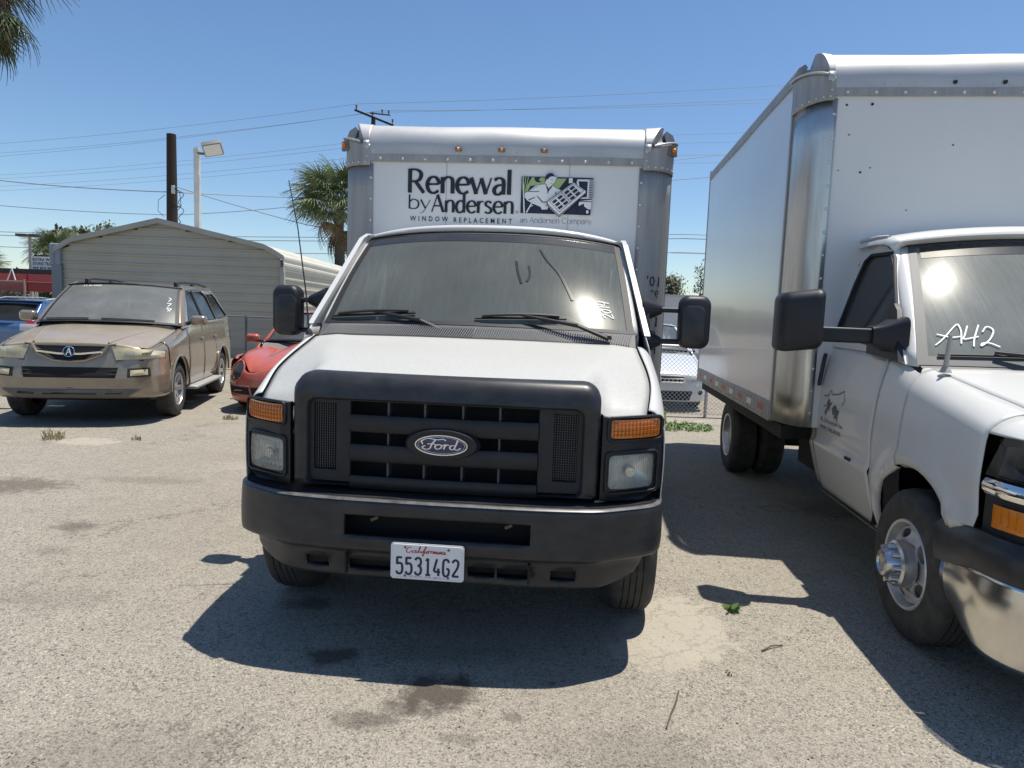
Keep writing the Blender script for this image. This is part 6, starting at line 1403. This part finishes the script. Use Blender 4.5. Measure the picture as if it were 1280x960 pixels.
tree('thin open tree above the white wall beside the right truck', 12.5, 46, 5.2, .9, 7, n=450, leaf=.12, base=.3, gaps=6, flat=1.5)
m = MB(); r = random.Random(77)
for i in range(9000):
    x = r.uniform(-75, -18); y = 62+r.uniform(-1.5, 1.5)+(x+45)*-.05; hh = 2.6+1.4*noise.noise(Vector((x*.22, 0, 0)))+1.0*noise.noise(Vector((x*.8, 3, 0))); p = Vector((x, y, r.uniform(.2, 1)*max(.8, hh+1.2)))
    a = Vector((r.gauss(0, 1), r.gauss(0, 1), r.gauss(0, 1))).normalized(); b = a.orthogonal().normalized(); l = .3*r.uniform(.6, 1.5); m.add([p-a*l, p+b*l*.5, p+a*l, p-b*l*.5], [(0, 1, 2, 3)])
o = m.build('hedge', leafm, None); tag(o, 'distant line of green bushes along the horizon at left', 'bushes'); o['kind'] = 'stuff'
m = MB()
for i in range(9000):
    x = r.uniform(-16, 90); y = 85+r.uniform(-2, 2); hh = 3.0+1.5*noise.noise(Vector((x*.15, 0, 5))); p = Vector((x, y, r.uniform(.1, 1)*hh))
    a = Vector((r.gauss(0, 1), r.gauss(0, 1), r.gauss(0, 1))).normalized(); b = a.orthogonal().normalized(); l = .4*r.uniform(.6, 1.5); m.add([p-a*l, p+b*l*.5, p+a*l, p-b*l*.5], [(0, 1, 2, 3)])
o = m.build('hedge', leafm, None); tag(o, 'distant line of green bushes behind the white wall at right', 'bushes'); o['kind'] = 'stuff'

# ------------------------------------------------------------------ poles, lamps, wires
wood = M('creosoted_pole', (.022, .016, .013), .9, var=.6, vs=6, vcol=(.05, .036, .028), stretch=(4, 4, .4), bump=.6, bs=30, bstretch=(3, 3, .2))
def wooden_pole():
    R = thing('wooden_pole', 'dark wooden utility pole stub rising behind the metal garage', 'utility pole', (-13.07, 26, 0))
    MB().tube([(0, 0, 0), (.0, 0, 3), (.02, 0, 7.75)], [.24, .21, .165], 14).build('post', wood, R, smooth=50)
    m = MB(); P = [(.17+.30*(1-cos(t))*.5+.1*sin(3*t), -.2, 5.7-.42*t/6.28*1.4+.18*sin(t)) for t in rng(0, 12, 40)]; m.tube(P, .014, 4)
    m.tube([(.15, -.2, 5.8), (.4, -.2, 5.6), (.45, -.2, 5.1), (.2, -.2, 4.8)], .012, 4); m.tube([(-.15, -.2, 5.5), (-.4, -.2, 5.3), (-.42, -.2, 4.9), (-.2, -.2, 4.7)], .010, 4)
    m.build('wire_coil', seal, R, smooth=60)
    MB().box(.10, .22, -.25, -.15, 5.55, 5.85).build('cable_clamp', galv, R, bevel=.02)
wooden_pole()
def flood_light():
    R = thing('lamp_post', 'white square lamp post with a tilted floodlight above the metal garage', 'lamp post', (-10.70, 23, 0))
    wp = M('white_post', (.62, .62, .60), .5, var=.3, vs=3)
    MB().box(-.085, .085, -.085, .085, 0, 6.60).build('post', wp, R, bevel=.01)
    MB().box(-.06, .06, -.06, .06, 6.60, 6.64).build('post_cap', wp, R)
    MB().tube([(.05, -.05, 6.45), (.25, -.08, 6.42), (.36, -.1, 6.50)], .045, 8).build('bracket', M('brkt', (.10, .10, .10), .5), R, smooth=50)
    rot = Matrix.Rotation(radians(-28), 3, 'Y') @ Matrix.Rotation(radians(-38), 3, 'X') @ Matrix.Rotation(radians(20), 3, 'Z')
    h = MB()
    L = [[(a, b, z) for a, b in rrect(-.30*k, .30*k, -.23*k, .23*k, .03*k, 2)] for z, k in ((-.12, 1.), (.05, 1.), (.12, .85))]
    h.loft(L); h.v = [tuple(rot @ Vector(v)+Vector((.56, -.1, 6.62))) for v in h.v]; H = h.build('lamp_head', M('head', (.20, .205, .20), .5), R, smooth=30)
    g = MB().box(-.26, .26, -.19, .19, -.135, -.122); g.v = [tuple(rot @ Vector(v)+Vector((.56, -.1, 6.62))) for v in g.v]; g.build('lamp_glass', M('glass_grey', (.45, .46, .46), .15, coat=.6), H)
flood_light()
def area_light():
    R = thing('lamp_post', 'far lamp post with two flat black heads over the left fence', 'lamp post', (-25.6, 36, 0))
    MB().tube([(0, 0, 0), (0, 0, 4.7)], [.10, .07], 8).build('post', M('pinkish_post', (.40, .36, .34), .6), R, smooth=50)
    for s in (-1, 1): MB().box(s*.35-.28, s*.35+.28, -.2, .2, 4.66, 4.80).build('lamp_head', M('head_dark', (.06, .065, .07), .5), R, bevel=.02)
area_light()
def line_pole():
    R = thing('power_pole', 'far power pole whose crossarm shows just above the middle truck box', 'utility pole', (-9.75, 46, 0))
    MB().tube([(0, 0, 0), (0, 0, 14.1)], [.22, .14], 10).build('post', wood, R, smooth=50)
    MB().tube([(-1.1, -.6, 14.35), (1.2, .65, 13.78)], .075, 6).build('crossarm', wood, R)
    MB().tube([(-.1, -.6, 14.18), (1.0, .5, 14.40)], .045, 6).build('crossarm', wood, R)
    for x, y, z in ((-1.0, -.55, 14.36), (-.05, -.05, 14.1), (.9, .5, 14.38), (.55, .1, 14.3), (1.15, .6, 13.85)):
        MB().lathe([(0, .03), (.12, .03), (.16, .07), (.22, .05), (.26, .07), (.34, .05), (.38, .01)], (x, y, z), 'z', 8).build('insulator', M('insul', (.12, .10, .10), .4), R, smooth=50)
line_pole()
wire_m = M('power_cable', (.16, .18, .21), .6)
def wire(label, pts, sag=.4, r=.011):
    """pts: the spans' supports; each span hangs as a shallow curve"""
    P = []
    for a, b in zip(pts, pts[1:]):
        a, b = Vector(a), Vector(b)
        for t in rng(0, 1, 16)[(1 if P else 0):]: P.append(tuple(a.lerp(b, t)+Vector((0, 0, -4*sag*t*(1-t)))))
    o = MB().tube(P, r, 4, caps=False).build('power_line', wire_m, None, smooth=60); tag(o, label, 'power line', 'overhead power lines across the sky')
PL = Vector((-9.75, 46, 0))
for i, (dx, z0, z1, z2, nm) in enumerate(((-1.0, 14.6, 14.75, 15.2, 'highest power line from the left edge up to the far crossarm'), (.0, 14.0, 14.4, 14.7, 'second highest power line reaching the far crossarm'), (.5, 13.7, 14.6, 14.3, 'third highest power line reaching the far crossarm'))):
    wire(nm, [(-62, 66+dx, z0), (PL.x+dx, 46+dx*.5, z1), (42, 31+dx, z2)], .55)
for i, (z0, z1, z2, y, nm) in enumerate(((12.1, 12.0, 12.6, 43.6, 'fourth power line down behind the palm and the truck box'), (11.8, 11.6, 11.9, 43.2, 'fifth power line down behind the palm'), (11.2, 11.1, 11.2, 43.8, 'sixth power line down crossing behind the wooden pole'), (10.8, 10.7, 10.6, 43.4, 'seventh power line down crossing behind the wooden pole'))):
    wire(nm, [(-62, 66, z0), (-9.7, y, z1), (42, 30, z2)], .5, .009)
wire('dark cable tied to the wooden pole and running to both sides', [(-26, 31.5, 6.95), (-13.1, 25.9, 5.62), (-4, 34, 7.1), (42, 60, 17)], .12, .017)
wire('slack cable crossing the sky low behind the wooden pole', [(-34, 34, 6.6), (-17.1, 34, 5.80), (-4, 34, 7.7), (42, 40, 16)], .25, .015)
wire('cable sloping down to the right from the wooden pole', [(-12.95, 25.9, 5.85), (-9.5, 31, 5.2), (-3.5, 38, 5.2), (42, 75, 9)], .05, .016)
for z, nm in ((7.75, 'upper low power line beyond the gap between the trucks'), (7.45, 'middle low power line beyond the gap between the trucks'), (6.45, 'lowest power line beyond the gap between the trucks')):
    wire(nm, [(-75, 62, z+.1), (-38, 60, z-.6), (12, 50, z), (60, 45, z+.6)], .25, .026)

# ------------------------------------------------------------------ things beyond the fences
def red_trailer():
    R = thing('flatbed_trailer', 'long red steel flatbed trailer parked beyond the fence at the left edge', 'trailer', (-24, 33, 0))
    rp_ = M('red_steel', (.36, .022, .03), .4, var=.4, vs=2, coat=.3)
    MB().box(-6, 3.2, -.15, .15, 2.28, 2.62).build('upper_beam', rp_, R, bevel=.02); MB().box(-6, 3.2, -.16, .16, 1.78, 2.22).build('lower_beam', M('dark_red_steel', (.22, .015, .02), .5), R, bevel=.02)
    MB().box(-6, 3.2, -.2, .2, 2.225, 2.275).build('flange', M('pink_edge', (.55, .22, .2), .5), R); MB().box(-3.4, 3.2, -.12, .5, 2.63, 2.86).build('deck', seal, R)
    for x in (-5.2, -3.6, -1.6, .4, 2.4): MB().box(x-.05, x+.05, -.2, -.17, 1.78, 2.6).build('rib', rp_, R)
    for x in (-3.3, -.2): MB().tube([(x-.25, -.25, 2.25), (x, -.25, 2.85), (x+.15, -.25, 2.3)], .035, 6).build('ladder_brace', M('white_steel', (.75, .74, .73), .4), R)
    for x in (-4.5, 1.5): MB().lathe([(-.12, .3), (-.1, .5), (.1, .5), (.12, .3)], (x, 0, .5), 'y', 20, close=True).build('wheel', rubber, R)
    for x in (-5.5, 3.0): MB().box(x-.08, x+.08, -.1, .1, .0, 1.78).build('stand_leg', rp_, R)
    for x in (-2.0, 2.6): MB().box(x-.2, x+.2, .0, .3, .9, 1.78).build('axle_hanger', dark, R)
red_trailer()
def sign():
    R = thing('signboard', 'small white sign with three lines of black capitals above the red trailer', 'sign', (-23.5, 34, 0))
    MB().box(-.62, .62, -.03, .03, 2.86, 3.52).build('board', M('sign_white', (.75, .75, .74), .5), R, bevel=.01)
    for s in (-.45, .45): MB().box(s-.03, s+.03, .035, .09, 0, 3.4).build('post', galv, R)
    k = MB()
    for i, (t, h) in enumerate((('EXTRA WAY', .155), ('SOUND TRADE', .155), ('909 874 4080', .12))): text_poly(k, t, -.55, 3.31-.20*i, 1.1, h, lambda a, b, d: (a, -.034, b), bold=.03)
    k.build('lettering', ink, R)
sign()
o = MB(); 
R = thing('white_wall', 'long plain white wall behind the sedan between the two trucks', 'wall', (9, 26, 0))
MB().box(-6.5, 14, 0, .25, 0, 2.42).build('wall_face', M('white_render', (.60, .62, .64), .7, var=.3, vs=1), R)
MB().box(-6.55, 14.05, -.04, .29, 2.42, 2.49).build('coping', M('coping', (.45, .46, .48), .7), R)
# ------------------------------------------------------------------ weeds and litter
weed_g = M('weed_green', (.11, .19, .045), .5, var=.5, vs=20, vcol=(.2, .26, .08)); weed_d = M('weed_dry', (.42, .36, .20), .8)
def weeds(label, x, y, rx, ry, n, h, mat, seed, leafy=True):
    r = random.Random(seed); m = MB()
    for i in range(n):
        a, q = r.uniform(0, 6.28), sqrt(r.random()); bx_, by_ = rx*q*cos(a), ry*q*sin(a); hh = h*r.uniform(.4, 1)*(1.1-q*.5); t = Vector((r.uniform(-1, 1), r.uniform(-1, 1), 0))*hh*.6; w = .004 if not leafy else .006
        p0 = Vector((bx_, by_, 0)); p1 = p0+t*.4+Vector((0, 0, hh*.6)); p2 = p0+t+Vector((0, 0, hh*.8)); s_ = Vector((w, w*.3, 0))
        m.add([p0-s_, p0+s_, p1+s_, p1-s_, p2], [(0, 1, 2, 3), (3, 2, 4)])
        if leafy:
            for k in range(4):
                c = p0.lerp(p1, r.uniform(.3, 1.1)); d = Vector((r.gauss(0, 1), r.gauss(0, 1), r.gauss(.2, .5))).normalized(); e = d.orthogonal().normalized(); l = .022*r.uniform(.7, 1.6); m.add([c, c+d*l+e*l*.45, c+d*l*2, c+d*l-e*l*.45], [(0, 1, 2, 3)])
    o = m.build('weeds', mat, None, loc=(x, y, 0)); tag(o, label, 'weeds'); o['kind'] = 'stuff'
weeds('green leafy weeds at the foot of the fence between the trucks', 2.35, 9.5, .55, .30, 230, .12, weed_g, 1)
weeds('taller green weeds by the fence next to the middle truck', 2.15, 10.2, .22, .2, 160, .38, weed_g, 2)
weeds('dry yellow weed tuft in front of the gold suv', -4.95, 7.2, .12, .10, 60, .20, weed_d, 3, False)
weeds('small dry tuft beside the pale patch in front of the suv', -4.1, 7.3, .06, .05, 25, .10, weed_d, 4, False)
weeds('tiny green weed right of the cracked pale patch', 1.2, 3.44, .018, .015, 5, .025, weed_g, 5)
weeds('tiny dry weed near the bottom right of the middle truck shadow', .99, 2.80, .02, .02, 10, .03, weed_d, 6, False)
weeds('straw-coloured weed tuft by the red car bumper', -3.72, 8.85, .10, .06, 50, .12, weed_d, 7, False)
stick = M('dry_stick', (.10, .075, .05), .9)
o = MB().tube([(.73, 2.636, .008), (.70, 2.55, .014), (.66, 2.47, .008), (.624, 2.383, .006)], .0035, 5).build('twig', stick, None); tag(o, 'long thin dark twig on the asphalt at lower right of centre', 'twig')
o = MB().tube([(1.208, 3.009, .006), (1.27, 3.05, .012), (1.33, 3.071, .006)], .0035, 5).build('twig', stick, None); tag(o, 'short twig lying near the edge of the right truck shadow', 'twig')
r = random.Random(5); m = MB()
for i in range(1600):
    y = 1.9+9*r.random()**1.7; x = r.uniform(-.85, .85)*y-.2; s_ = r.uniform(.003, .008)
    vs = [Vector((x, y, .002))+Vector((r.uniform(-1, 1), r.uniform(-1, 1), r.uniform(0, .8)))*s_ for _ in range(5)]; m.add(vs, [(0, 1, 2), (0, 2, 3), (0, 3, 4), (1, 2, 4), (2, 3, 4), (0, 1, 4)])
o = m.build('loose_gravel', M('gravel', (.33, .30, .25), .9, var=.8, vs=30, vcol=(.12, .10, .09)), None); tag(o, 'loose small stones scattered over the old asphalt', 'gravel'); o['kind'] = 'stuff'
for o in bpy.data.objects:
    if o.name.split('.')[0] in ('rivet_row', 'lens_ribs', 'lens_flutes', 'grille_mesh', 'plate_bolts', 'lug_nuts'): o['kind'] = 'stuff'
